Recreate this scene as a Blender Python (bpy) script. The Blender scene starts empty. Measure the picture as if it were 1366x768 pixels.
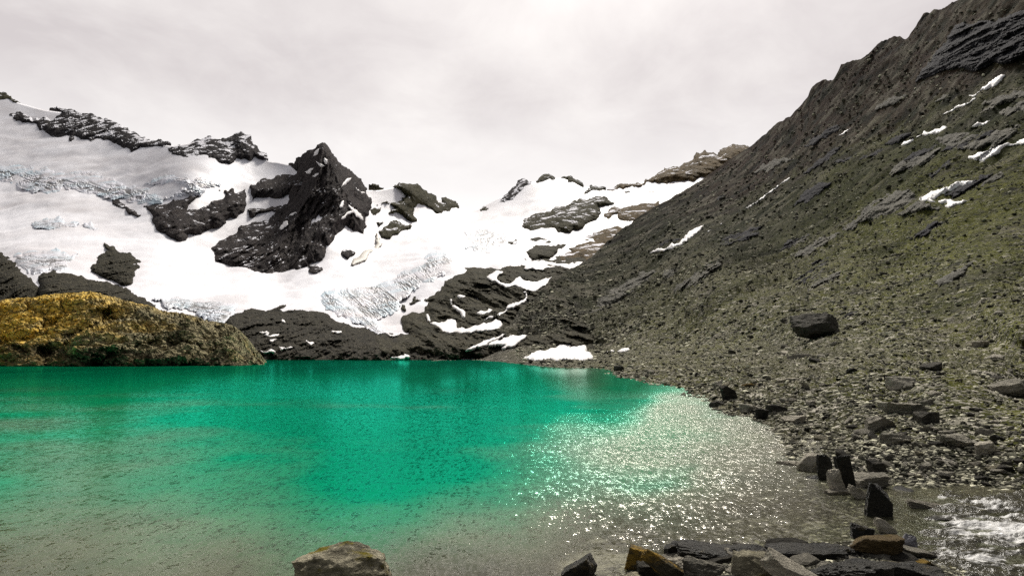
import bpy, math, random
import numpy as np
from mathutils import Vector, Matrix
from mathutils.geometry import delaunay_2d_cdt
rng = np.random.default_rng(7)
random.seed(7)
sc = bpy.context.scene
COL = sc.collection
R = math.radians

# ------------------------------------------------------------------ camera
F = 890.0; CX, CY = 683.0, 384.0; HY = 471.0; HC = 3.0
PITCH = math.atan((HY - CY) / F)
CP, SP = math.cos(PITCH), math.sin(PITCH)
cd = bpy.data.cameras.new('camera'); cam = bpy.data.objects.new('camera', cd); COL.objects.link(cam)
cd.sensor_width = 36.0; cd.lens = F / 1366.0 * 36.0
cd.clip_start = 0.1; cd.clip_end = 20000
cam.location = (0, 0, HC); cam.rotation_euler = (R(90) + PITCH, 0, 0)
sc.camera = cam

def unproj(px, py, d):
    """bearing (px,py) on the survey sketch and distance d -> metres"""
    u = (px - CX) / F; v = (CY - py) / F
    return np.stack([d * u, d * (CP - v * SP), HC + d * (SP + v * CP)], -1)
def project(P):
    dep = P[..., 1] * CP + (P[..., 2] - HC) * SP
    return CX + F * P[..., 0] / dep, CY - F * (-P[..., 1] * SP + (P[..., 2] - HC) * CP) / dep
def w_lake(py):
    v = (CY - py) / F
    return -(v * CP + SP) / HC
def d_at_z(py, z):
    v = (CY - py) / F
    return (z - HC) / (v * CP + SP)

# ------------------------------------------------------------------ noise
_p = np.random.default_rng(3).permutation(256); _p = np.concatenate([_p, _p, _p])
_g = np.random.default_rng(4).normal(size=(256, 3)); _g /= np.linalg.norm(_g, axis=1)[:, None]
def pn(P):
    P = np.asarray(P, float); i = np.floor(P).astype(int); f = P - i
    i &= 255; u = f * f * f * (f * (f * 6 - 15) + 10)
    out = 0
    for dx in (0, 1):
        for dy in (0, 1):
            for dz in (0, 1):
                h = _p[_p[_p[i[..., 0] + dx] + i[..., 1] + dy] + i[..., 2] + dz]
                g = _g[h]
                dot = g[..., 0] * (f[..., 0] - dx) + g[..., 1] * (f[..., 1] - dy) + g[..., 2] * (f[..., 2] - dz)
                wx = u[..., 0] if dx else 1 - u[..., 0]
                wy = u[..., 1] if dy else 1 - u[..., 1]
                wz = u[..., 2] if dz else 1 - u[..., 2]
                out = out + dot * wx * wy * wz
    return out * 1.5
def fbm(P, o=4, gain=.5):
    a, s, t = 1, 0, 0
    for k in range(o):
        s = s + a * pn(P * (2.03 ** k) + 17.3 * k); t += a; a *= gain
    return s / t
def ridged(P, o=4, gain=.55):
    a, s, t = 1, 0, 0
    for k in range(o):
        s = s + a * (1 - np.abs(pn(P * (2.07 ** k) + 9.1 * k)) * 2); t += a; a *= gain
    return s / t
def sstep(a, b, x):
    t = np.clip((x - a) / (b - a), 0, 1); return t * t * (3 - 2 * t)

# ------------------------------------------------------------------ thin plate fields
class TPS:
    def __init__(s, pts, vals, lam=1e-4):
        s.c = np.array(pts, float) / 300; n = len(s.c)
        K = s.k(s.c[:, None] - s.c[None]) + lam * np.eye(n)
        Pm = np.c_[np.ones(n), s.c]
        A = np.block([[K, Pm], [Pm.T, np.zeros((3, 3))]])
        s.w = np.linalg.solve(A, np.r_[np.array(vals, float), 0, 0, 0])
    def k(s, d):
        r2 = (d ** 2).sum(-1); return .5 * r2 * np.log(r2 + 1e-12)
    def __call__(s, px, py):
        q = np.stack([np.asarray(px, float).ravel(), np.asarray(py, float).ravel()], -1) / 300
        out = np.empty(len(q))
        for a in range(0, len(q), 20000):
            b = q[a:a + 20000]
            out[a:a + 20000] = s.k(b[:, None] - s.c[None]) @ s.w[:-3] + s.w[-3] + b @ s.w[-2:]
        return out.reshape(np.shape(px))

# ------------------------------------------------------------------ mesh helpers
def tag(o, label=None, cat=None, group=None, kind=None):
    for k, v in (('label', label), ('category', cat), ('group', group), ('kind', kind)):
        if v: o[k] = v
    return o
def mesh_np(name, V, Fc, mat, smooth=True, attrs=None, parent=None):
    V = np.asarray(V, np.float32); Fc = np.asarray(Fc, np.int32)
    me = bpy.data.meshes.new(name); n = Fc.shape[1]
    me.vertices.add(len(V)); me.vertices.foreach_set('co', V.ravel())
    me.loops.add(Fc.size); me.loops.foreach_set('vertex_index', Fc.ravel())
    me.polygons.add(len(Fc)); me.polygons.foreach_set('loop_start', np.arange(0, Fc.size, n, dtype=np.int32))
    me.polygons.foreach_set('use_smooth', np.full(len(Fc), smooth))
    me.update(calc_edges=True); me.validate()
    for k, v in (attrs or {}).items():
        v = np.asarray(v, np.float32)
        if v.ndim == 1:
            a = me.attributes.new(k, 'FLOAT', 'POINT'); a.data.foreach_set('value', v)
        else:
            a = me.attributes.new(k, 'FLOAT_COLOR', 'POINT'); a.data.foreach_set('color', np.c_[v, np.ones(len(v))].astype(np.float32).ravel())
    me.materials.append(mat)
    o = bpy.data.objects.new(name, me); COL.objects.link(o)
    if parent: o.parent = parent
    return o
def grid_faces(nr, nc):
    i = np.arange(nr * nc).reshape(nr, nc)
    return np.stack([i[:-1, :-1], i[:-1, 1:], i[1:, 1:], i[1:, :-1]], -1).reshape(-1, 4)

# ------------------------------------------------------------------ materials
class M:
    def __init__(s, name):
        s.m = bpy.data.materials.new(name); s.m.use_nodes = True; s.t = s.m.node_tree
        s.t.nodes.clear(); s.out = s.n('ShaderNodeOutputMaterial')
    def n(s, ty, **kw):
        x = s.t.nodes.new(ty)
        for k, v in kw.items(): setattr(x, k, v)
        return x
    def l(s, a, b): s.t.links.new(a, b)
    def set(s, sock, v):
        if isinstance(v, bpy.types.NodeSocket): s.l(v, sock)
        elif isinstance(v, tuple) and len(v) == 3 and sock.type == 'RGBA': sock.default_value = (*v, 1)
        else: sock.default_value = v
    def pos(s, obj=False):
        if obj: return s.n('ShaderNodeTexCoord').outputs['Object']
        return s.n('ShaderNodeNewGeometry').outputs['Position']
    def mapv(s, v, scale=(1, 1, 1), rot=(0, 0, 0)):
        x = s.n('ShaderNodeMapping'); s.l(v, x.inputs[0]); x.inputs['Scale'].default_value = scale; x.inputs['Rotation'].default_value = rot
        return x.outputs[0]
    def noise(s, v, scale, det=5, rough=.6, dist=0):
        x = s.n('ShaderNodeTexNoise'); s.l(v, x.inputs['Vector']); x.inputs['Scale'].default_value = scale
        x.inputs['Detail'].default_value = det; x.inputs['Roughness'].default_value = rough; x.inputs['Distortion'].default_value = dist
        return x.outputs['Fac']
    def voro(s, v, scale, feat='F1', rnd=1):
        x = s.n('ShaderNodeTexVoronoi', feature=feat); s.l(v, x.inputs['Vector']); x.inputs['Scale'].default_value = scale
        x.inputs['Randomness'].default_value = rnd
        return x
    def math(s, op, a, b=0.0, c=None, clamp=False):
        x = s.n('ShaderNodeMath', operation=op, use_clamp=clamp); s.set(x.inputs[0], a); s.set(x.inputs[1], b)
        if c is not None: s.set(x.inputs[2], c)
        return x.outputs[0]
    def rng(s, v, a, b, c=0.0, d=1.0):
        x = s.n('ShaderNodeMapRange'); s.set(x.inputs[0], v)
        for i, q in enumerate((a, b, c, d)): s.set(x.inputs[i + 1], q)
        return x.outputs[0]
    def mix(s, f, a, b, mode='MIX'):
        x = s.n('ShaderNodeMix', data_type='RGBA', blend_type=mode); s.set(x.inputs[0], f); s.set(x.inputs[6], a); s.set(x.inputs[7], b)
        return x.outputs[2]
    def attr(s, name, out='Fac'):
        return s.n('ShaderNodeAttribute', attribute_name=name).outputs[out]
    def bump(s, h, strength=.5, dist=1.0, nrm=None):
        x = s.n('ShaderNodeBump'); s.set(x.inputs['Strength'], strength); s.set(x.inputs['Distance'], dist); s.l(h, x.inputs['Height'])
        if nrm: s.l(nrm, x.inputs['Normal'])
        return x.outputs[0]
    def bsdf(s, col, rough=.9, nrm=None, spec=.25):
        x = s.n('ShaderNodeBsdfPrincipled'); s.set(x.inputs['Base Color'], col); s.set(x.inputs['Roughness'], rough)
        x.inputs['Specular IOR Level'].default_value = spec
        if nrm: s.l(nrm, x.inputs['Normal'])
        s.l(x.outputs[0], s.out.inputs[0]); return x
SNOWC = (.79, .78, .815)

def rock_mat(name, c1, c2, c3, sc_=.05, bump_=.6, snow=0.0, rust=None, stretch=(1, 1, 1), bd=2.0, rustamt=.62):
    m = M(name); p = m.mapv(m.pos(), stretch)
    n1 = m.noise(p, sc_, 8, .65); n2 = m.noise(p, sc_ * 9, 6, .7); n3 = m.noise(p, sc_ * 40, 4, .7)
    c = m.mix(m.rng(n1, .35, .65), c1, c2); c = m.mix(m.rng(n2, .5, .72), c, c3)
    c = m.mix(m.rng(m.noise(p, sc_ * 22, 5, .75), .56, .70, 0, .8), c, tuple(min(.5, 2.2 * x) for x in c3))
    c = m.mix(m.rng(m.noise(p, sc_ * 14 + .01, 5, .7), .46, .34, 0, .75), c, (.006, .006, .006))
    v = m.math('MULTIPLY_ADD', n3, 1.6, .2); c = m.mix(1.0, c, v, 'MULTIPLY')
    if rust: c = m.mix(m.rng(m.noise(p, sc_ * 1.7, 5, .6), rustamt, rustamt + .08), c, rust)
    h = m.math('ADD', m.math('MULTIPLY', n2, .7), m.math('MULTIPLY', n3, .35))
    nr = m.bump(h, bump_ * .8, bd * .4)
    if snow:
        gz = m.n('ShaderNodeSeparateXYZ'); m.l(m.n('ShaderNodeNewGeometry').outputs['Normal'], gz.inputs[0])
        k = m.math('ADD', gz.outputs[2], m.math('MULTIPLY', m.math('SUBTRACT', m.noise(p, sc_ * 1.7, 6, .62), .5), 1.9))
        c = m.mix(m.rng(k, 1.08 - snow, 1.14 - snow), c, SNOWC)
    m.bsdf(c, .9, nr, .04); return m.m

MR_PEAK = rock_mat('peak rock', (.012, .010, .012), (.036, .030, .030), (.12, .103, .09), .03, 1, .02, (.16, .09, .03), (1.6, 1.6, .5), 6, .70)
MR_SPECK = rock_mat('ridge rock with snow', (.012, .011, .013), (.03, .026, .028), (.085, .075, .068), .03, 1, .22, None, (1, 1, 1), 5)
MR_COL = rock_mat('olive rock', (.016, .016, .009), (.042, .038, .02), (.115, .10, .055), .04, 1, .05, (.12, .075, .03), (1, 1, .8), 4, .66)
MR_BROWN = rock_mat('brown rock', (.045, .034, .018), (.11, .078, .04), (.20, .15, .085), .03, 1, .04, (.19, .12, .04), (1, 1, .5), 4, .6)
MR_KNOLL = rock_mat('layered dark rock', (.008, .008, .006), (.024, .022, .015), (.13, .115, .08), .06, 1, 0, None, (.6, .6, 2.2), 2)
MR_MOR = rock_mat('moraine rubble', (.009, .009, .008), (.024, .022, .016), (.13, .115, .085), .07, 1, 0, None, (1, 1, 1.5), 1.6)
MR_HUMP = rock_mat('glacier worn rock', (.012, .012, .008), (.034, .031, .019), (.15, .135, .095), .07, 1, 0, None, (.7, .7, 1.8), 1.8)
MR_RIB = rock_mat('slaty rib', (.05, .048, .042), (.12, .113, .095), (.24, .228, .195), .09, 1, 0, None, (1, 1, 2), 1.2)
MR_DRIB = rock_mat('dark crag', (.016, .016, .020), (.034, .033, .036), (.06, .058, .056), .04, 1, 0, None, (1, 1, 1.5), 2.5)

def snow_mat(name, dirt=.20, scale=.012, col=SNOWC, dirtcol=(.44, .40, .40)):
    m = M(name); p = m.mapv(m.pos(), (1, .5, 1.6))
    n = m.noise(p, scale, 7, .6, .4); f = m.rng(n, .62 - dirt, .82, 0, .8)
    c = m.mix(f, col, dirtcol)
    c = m.mix(m.rng(m.noise(p, scale * 30, 5, .7), .45, .8, 0, .22), c, (.62, .6, .62))
    h = m.noise(p, .35, 6, .6)
    m.bsdf(c, .6, m.bump(h, .35, .8), .3); return m.m
MSNOW = snow_mat('snow'); MPATCH = snow_mat('old snow', .06, .05, (.74, .715, .70), (.60, .55, .51))
def ice_mat():
    m = M('glacier ice'); p = m.pos()
    cr = m.attr('crack'); n = m.noise(p, .03, 6, .6)
    c = m.mix(m.rng(n, .42, .62), (.70, .70, .76), (.46, .57, .64))
    c = m.mix(m.rng(m.noise(m.mapv(p, (1, 1, 2)), .03, 7, .7), .44, .62, 0, .7), c, (.48, .43, .43))
    c = m.mix(m.rng(cr, .25, .85, 0, .95), c, (.06, .055, .052))
    m.bsdf(c, .5, m.bump(m.noise(p, .5, 5, .65), .5, 1.0), .3); return m.m
MICE = ice_mat()
MDIRT = snow_mat('dirty snow', .45, .06, (.50, .46, .40), (.17, .15, .12))

def hill_mat():
    m = M('hillside scree and moss'); p = m.pos()
    sep = m.n('ShaderNodeSeparateColor'); m.l(m.attr('zone', 'Color'), sep.inputs[0])
    moss, purp, grav = sep.outputs
    ps = m.mapv(p, (1, 1, 2.2))
    n1 = m.noise(ps, .045, 8, .68); n2 = m.noise(ps, .5, 6, .7); n3 = m.noise(p, 3.0, 5, .7)
    base = m.mix(m.rng(n1, .4, .62), (.009, .009, .006), (.028, .026, .016))
    base = m.mix(purp, base, m.mix(m.rng(n2, .35, .7), (.013, .010, .009), (.060, .036, .025)))
    base = m.mix(m.attr('heath'), base, (.008, .010, .004)); stk = m.attr('streak'); base = m.mix(m.rng(stk, .04, .30, 0, .9), base, m.mix(n2, (.05, .044, .034), (.17, .155, .12)))
    base = m.mix(m.rng(stk, -.06, -.28, 0, .85), base, (.010, .010, .009))
    mo = m.mix(m.rng(n2, .35, .65), (.016, .023, .003), (.115, .118, .016))
    mo = m.mix(m.math('MULTIPLY', m.attr('heath'), .75), mo, (.014, .018, .005))
    mf = m.math('MULTIPLY', moss, m.rng(m.math('ADD', m.math('MULTIPLY', n1, .5), m.math('MULTIPLY', n2, .5)), .39, .50), clamp=True)
    base = m.mix(mf, base, mo)
    v1 = m.voro(m.mapv(p, (1, 1, 1.6)), .55); v2 = m.voro(m.mapv(p, (1, 1, 1.6)), 1.9); v3 = m.voro(m.mapv(p, (1, 1, 1.6)), 6.5)
    def stone(v, lo):
        s_ = m.n('ShaderNodeSeparateColor'); m.l(v.outputs['Color'], s_.inputs[0])
        colr = m.mix(s_.outputs[0], (.05, .047, .039), (.46, .43, .36))
        f = m.math('MULTIPLY', m.rng(s_.outputs[1], lo, lo + .08), m.rng(v.outputs['Distance'], .5, .36), clamp=True)
        return colr, f
    for v, lo in ((v1, .74), (v2, .60), (v3, .42)):
        cs, f = stone(v, lo)
        base = m.mix(m.math('MULTIPLY', f, grav, clamp=True), base, cs)
    base = m.mix(1.0, base, m.math('MULTIPLY_ADD', n3, 1.3, .35), 'MULTIPLY')
    h = m.math('ADD', m.math('MULTIPLY', v1.outputs['Distance'], -.9), m.math('MULTIPLY', n2, 1.3))
    nr = m.bump(h, .8, .45)
    h2 = m.math('ADD', m.math('MULTIPLY', v2.outputs['Distance'], -.7), m.math('MULTIPLY', n3, .4))
    nr = m.bump(h2, .8, .18, nr)
    nr = m.bump(m.math('MULTIPLY', v3.outputs['Distance'], -1.0), .6, .05, nr)
    m.bsdf(base, .95, nr, .03); return m.m
MHILL = hill_mat()

def boulder_mat(name, c1, c2, lich=None, wet=.75, lichlo=.55):
    m = M(name); tc = m.n('ShaderNodeTexCoord'); oi = m.n('ShaderNodeObjectInfo')
    add = m.n('ShaderNodeVectorMath', operation='ADD'); m.l(tc.outputs['Object'], add.inputs[0])
    mu = m.n('ShaderNodeVectorMath', operation='SCALE'); m.l(oi.outputs['Location'], mu.inputs[0]); mu.inputs['Scale'].default_value = 3.1
    m.l(mu.outputs[0], add.inputs[1]); p = m.mapv(add.outputs[0], (1, 1, 2.5))
    n1 = m.noise(p, 1.6, 8, .68); n2 = m.noise(p, 7, 7, .72); n3 = m.noise(p, 30, 4, .7)
    c = m.mix(m.rng(n1, .35, .66), c1, c2)
    c = m.mix(m.rng(n2, .52, .72, 0, .7), c, tuple(min(1, 1.7 * x) for x in c2))
    if lich: c = m.mix(m.rng(m.noise(p, 2.3, 6, .65), lichlo, lichlo + .1), c, lich)
    c = m.mix(1.0, c, m.math('MULTIPLY_ADD', n3, 1.3, .35), 'MULTIPLY')
    c = m.mix(1.0, c, m.math('MULTIPLY_ADD', oi.outputs['Random'], .7, .65), 'MULTIPLY')
    m.bsdf(c, wet, m.bump(m.math('ADD', n2, m.math('MULTIPLY', n3, .5)), 1.0, .16), .18 if wet < .5 else .05); return m.m
MB_DARK = boulder_mat('dark slate', (.016, .015, .013), (.10, .092, .074))
MB_GREY = boulder_mat('grey slate', (.12, .113, .092), (.40, .37, .30))
MB_PALE = boulder_mat('pale stone', (.24, .22, .175), (.47, .43, .35))
MB_OCHRE = boulder_mat('ochre stained stone', (.05, .045, .03), (.13, .11, .07), (.30, .19, .04), .75, .46)
MB_MOSS = boulder_mat('lichened stone', (.05, .045, .03), (.46, .42, .30), (.17, .14, .015), .8, .57)
MB_RUST = boulder_mat('brown stone', (.09, .062, .03), (.22, .16, .08), (.16, .12, .03), .7, .58)
MB_BLUE = boulder_mat('blue grey stone', (.22, .215, .23), (.36, .35, .37))
MB_WET = boulder_mat('wet black slate', (.009, .009, .007), (.05, .045, .033), (.13, .10, .04), .49, .60)

def scree_mat():
    m = M('loose scree'); p = m.pos(); c = m.attr('tint', 'Color')
    n = m.noise(p, 9, 4, .7)
    c = m.mix(1.0, c, m.math('MULTIPLY_ADD', n, 1.4, .3), 'MULTIPLY')
    m.bsdf(c, .9, None, .05); return m.m
MSCREE = scree_mat()

# ------------------------------------------------------------------ far mountain sheet (snowfields and glacier)
sky_line = np.array([(-420, 60), (-200, 95), (0, 128), (30, 139), (60, 147), (75, 149), (100, 152), (150, 168), (180, 184), (210, 193), (230, 195), (260, 190), (300, 188),
    (322, 181), (340, 197), (357, 215), (372, 217), (386, 220), (396, 229), (430, 233), (445, 236), (470, 248), (485, 254), (505, 254), (527, 250), (545, 249), (560, 255), (590, 267), (610, 278),
    (625, 281), (640, 279), (650, 273), (662, 266), (672, 262), (690, 252), (703, 244), (712, 243), (725, 239), (740, 238), (752, 238), (765, 243), (777, 250), (785, 250), (800, 253), (815, 255), (840, 247), (870, 240), (900, 226),
    (925, 214), (945, 208), (960, 208), (980, 200), (1003, 202), (1060, 225), (1150, 260)], float)
def skl(px): return np.interp(px, sky_line[:, 0], sky_line[:, 1])
far_ctrl = [(-400, 60, 1500), (-200, 95, 1450), (0, 127, 1600), (100, 150, 1500), (200, 190, 1250), (320, 180, 1200), (385, 216, 1120), (430, 200, 960), (480, 245, 1000), (545, 248, 1120), (620, 281, 1300), (700, 245, 1330),
    (740, 238, 1330), (800, 250, 1250), (870, 238, 1230), (950, 206, 1280), (1003, 200, 1250), (1100, 240, 1200),
    (0, 215, 1230), (100, 215, 1200), (0, 270, 980), (150, 270, 950), (250, 240, 960), (0, 340, 620), (150, 330, 680), (260, 320, 800), (300, 370, 640), (370, 366, 690), (430, 300, 800), (500, 320, 860), (560, 300, 1010),
    (640, 305, 1030), (700, 300, 1000), (760, 300, 930), (850, 300, 900), (600, 350, 640), (680, 350, 620), (750, 350, 640), (520, 370, 640), (450, 390, 560), (560, 400, 500), (400, 400, 520), (330, 400, 500), (200, 390, 480), (60, 390, 420), (-200, 390, 430), (-200, 250, 1000),
    (300, 430, 400), (400, 440, 400), (500, 440, 410), (600, 440, 400), (700, 440, 390), (800, 400, 440), (900, 400, 460), (150, 440, 360), (-200, 440, 350)]
for x in range(-400, 1200, 100):
    far_ctrl += [(x, 480, 297), (x, 466, 322), (x, 490, 294)]
far_t = TPS([(a, b) for a, b, _ in far_ctrl], [math.log(c) for _, _, c in far_ctrl], 2e-4)
def far_depth(px, py): return np.exp(far_t(px, py))

def build_far():
    cols = np.arange(-420, 1130, 3.0); nr = 170
    t = np.linspace(0, 1, nr)[:, None]
    top = skl(cols)[None, :]; bot = np.full_like(top, 489.0)
    PX = np.repeat(cols[None], nr, 0); PY = bot + (top - bot) * t
    P = unproj(PX, PY, far_depth(PX, PY))
    P[..., 2] += (fbm(P / 110, 4) * 7 + fbm(P * np.array([1, .6, 1]) / 24, 4) * 2.2) * sstep(300, 450, P[..., 1]) * (.12 + .88 * sstep(1, .82, t))
    # the ground behind the crest
    back = [P]; last = P[-1]
    dirn = last * [1, 1, 0]; dirn = dirn / np.linalg.norm(dirn, axis=-1)[:, None]
    for k, (o, dz) in enumerate(((30, -14), (110, -70), (300, -220))):
        q = last + dirn * o; q[:, 2] = np.maximum(last[:, 2] + dz, -20); back.append(q[None])
    P = np.concatenate(back)
    o = mesh_np('snow_slope', P.reshape(-1, 3), grid_faces(*P.shape[:2]), MSNOW)
    tag(o, kind='structure')
build_far()

# ------------------------------------------------------------------ right hillside sheet
sil = np.array([(300, 486), (560, 483), (600, 478), (640, 462), (660, 446), (680, 430), (700, 410), (720, 390), (737, 376), (760, 360), (773, 354), (796, 336), (821, 313), (849, 291), (885, 270), (915, 254), (940, 238), (970, 216),
    (1003, 195), (1012, 187), (1022, 180), (1036, 168), (1055, 156), (1062, 148), (1078, 130), (1084, 117), (1100, 107), (1112, 107), (1122, 88), (1135, 84), (1150, 80), (1165, 66), (1172, 57), (1185, 50), (1200, 46), (1205, 49), (1210, 48), (1222, 34), (1231, 19), (1245, 14), (1260, 11),
    (1275, 0), (1290, -10), (1320, -25), (1370, -60), (1500, -150), (1750, -260)], float)
def silf(px): return np.interp(px, sil[:, 0], sil[:, 1])
E = .006
def w_ref(py):
    a = w_lake(py); return .5 * (a + np.sqrt(a * a + E * E)) + .003
hc = [(1275, 0, 480), (1370, -60, 440), (1500, -150, 400), (1750, -260, 380), (1200, 46, 520), (1100, 107, 570), (1003, 195, 640), (940, 238, 650), (885, 270, 630), (849, 291, 620), (821, 313, 590), (796, 336, 555), (773, 354, 520),
    (737, 376, 440), (700, 410, 390), (660, 446, 345), (600, 478, 312), (1366, 100, 330), (1200, 150, 430), (1366, 200, 250), (1200, 250, 310), (1050, 250, 470), (1050, 300, 390), (900, 330, 450), (1366, 300, 165), (1200, 350, 190),
    (1050, 370, 260), (900, 400, 335), (800, 420, 365), (800, 447, 322), (740, 455, 316), (1366, 400, 92), (1200, 420, 108), (1050, 430, 140), (950, 445, 190), (870, 460, 225), (800, 473, 258), (1366, 450, 58), (1200, 470, 60), (1100, 470, 78), (1000, 475, 105), (900, 478, 140),
    (1750, 100, 250), (1750, 300, 100), (1750, 420, 40)]
hz = [(1366, 500, 1.6), (1366, 560, 1.0), (1366, 610, .42), (1366, 640, .1), (1200, 520, 1.2), (1200, 570, .6), (1100, 500, 1.5), (1100, 545, .55), (1000, 500, 1.0), (1000, 535, .38), (920, 505, .5), (870, 498, .5), (820, 485, .7), (1250, 610, .35), (1150, 600, .3), (1700, 520, 2.0), (1700, 650, .3),
    (790, 489, 0), (830, 500, 0), (870, 511, 0), (940, 527, 0), (955, 545, 0), (1000, 557, 0), (1090, 574, 0), (1050, 606, 0), (1110, 645, 0), (1160, 648, -.02), (1200, 643, 0), (1280, 645, 0), (1366, 655, -.02),
    (700, 500, -1.4), (760, 520, -1.3), (850, 545, -1.0), (930, 580, -.8), (1000, 620, -.7), (800, 580, -1.0), (700, 640, -.9), (900, 680, -.6), (700, 740, -.5), (1060, 680, -.4), (560, 560, -2.2), (560, 700, -1.9), (640, 490, -2), (640, 700, -1.3), (560, 800, -1.6),
    (1366, 700, -.16), (1250, 680, -.12), (1300, 725, -.14), (1180, 690, -.1), (1100, 705, -.12), (1000, 742, .06), (1100, 740, .08), (900, 752, .0), (1200, 752, .06), (840, 764, -.05), (1366, 800, .05), (1000, 850, .6), (1366, 920, .8), (750, 850, .1), (700, 950, .6), (560, 900, -.9), (1700, 800, .0), (1700, 950, .8), (560, 1000, -.6), (1000, 1000, 1.0)]
_pts, _val = [], []
for a, b, d in hc: _pts.append((a, b)); _val.append(math.log(1 / d / w_ref(b)))
for a, b, z in hz: _pts.append((a, b)); _val.append(math.log(1 / d_at_z(b, z) / w_ref(b)))
hill_t = TPS(_pts, _val, 1e-5)
def hill_depth(px, py): return 1 / (np.exp(hill_t(px, py)) * w_ref(np.asarray(py, float)))
_s = np.array([.86, .12, .49]); _s /= np.linalg.norm(_s)
_n = np.array([-.42, -.3, .86]); _n -= _s * (_n @ _s); _n /= np.linalg.norm(_n); _t = np.cross(_n, _s)
def streak_co(P, L):
    return np.stack([P @ _s / (L * 5), P @ _t / L, P @ _n / L], -1)
def hill_streak(P):
    return fbm(streak_co(P, 7.0), 5, .6)
def hill_disp(P, fine=True):
    d = P[..., 1]; far = sstep(40, 260, d); mid = sstep(12, 60, d)
    sh = P.copy(); sh[..., 2] *= 1.3
    strat = ridged(streak_co(P, 16), 4)
    far = far * (.15 + .85 * sstep(1, 18, P[..., 2]))
    z = far * (1 - .4 * sstep(330, 450, d)) * (strat * 4.2 - 2.1 + fbm(P / 70, 3) * 6)
    if not fine: return z
    z = z + far * (ridged(streak_co(P, 4.5), 3) - .5) * .7
    z = z + mid * (fbm(P / 9, 4) * .55 + (ridged(streak_co(P, 1.8), 3) - .5) * .5)
    z = z + (fbm(sh / 1.6, 3) * .10) * sstep(6, 20, d) * sstep(-.05, .3, P[..., 2])
    return z
def hill_point(px, py, rough=True):
    P = unproj(px, py, hill_depth(px, py))
    if rough: P[..., 2] += hill_disp(P)
    return P
def hill_at(px, py, fine=True):
    """the point of the displaced hillside seen at this bearing"""
    px = np.asarray(px, float); py = np.asarray(py, float); q = py.copy()
    for _ in range(7):
        P = unproj(px, q, hill_depth(px, q)); dz = hill_disp(P, fine)
        dep = P[..., 1] * CP + (P[..., 2] - HC) * SP
        q = q + .6 * ((py + dz * F / dep) - q)
    P = unproj(px, q, hill_depth(px, q)); P[..., 2] += hill_disp(P, fine)
    return P
moss_t = TPS([(1366, 560), (1366, 480), (1200, 400), (1150, 520), (1000, 450), (900, 470), (870, 490), (1240, 230), (1130, 230), (1366, 250), (1300, 100), (1000, 300), (1100, 150), (800, 420), (1050, 330), (1100, 460), (1250, 640), (1000, 540), (1366, 400), (1100, 390), (950, 500), (1300, 0), (1000, 700)],
    [.8, .75, .8, .55, .6, .7, .6, .8, .7, .75, .25, .25, .1, .3, .5, .35, .0, .15, .85, .7, .6, .5, .1], 1e-2)
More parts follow.
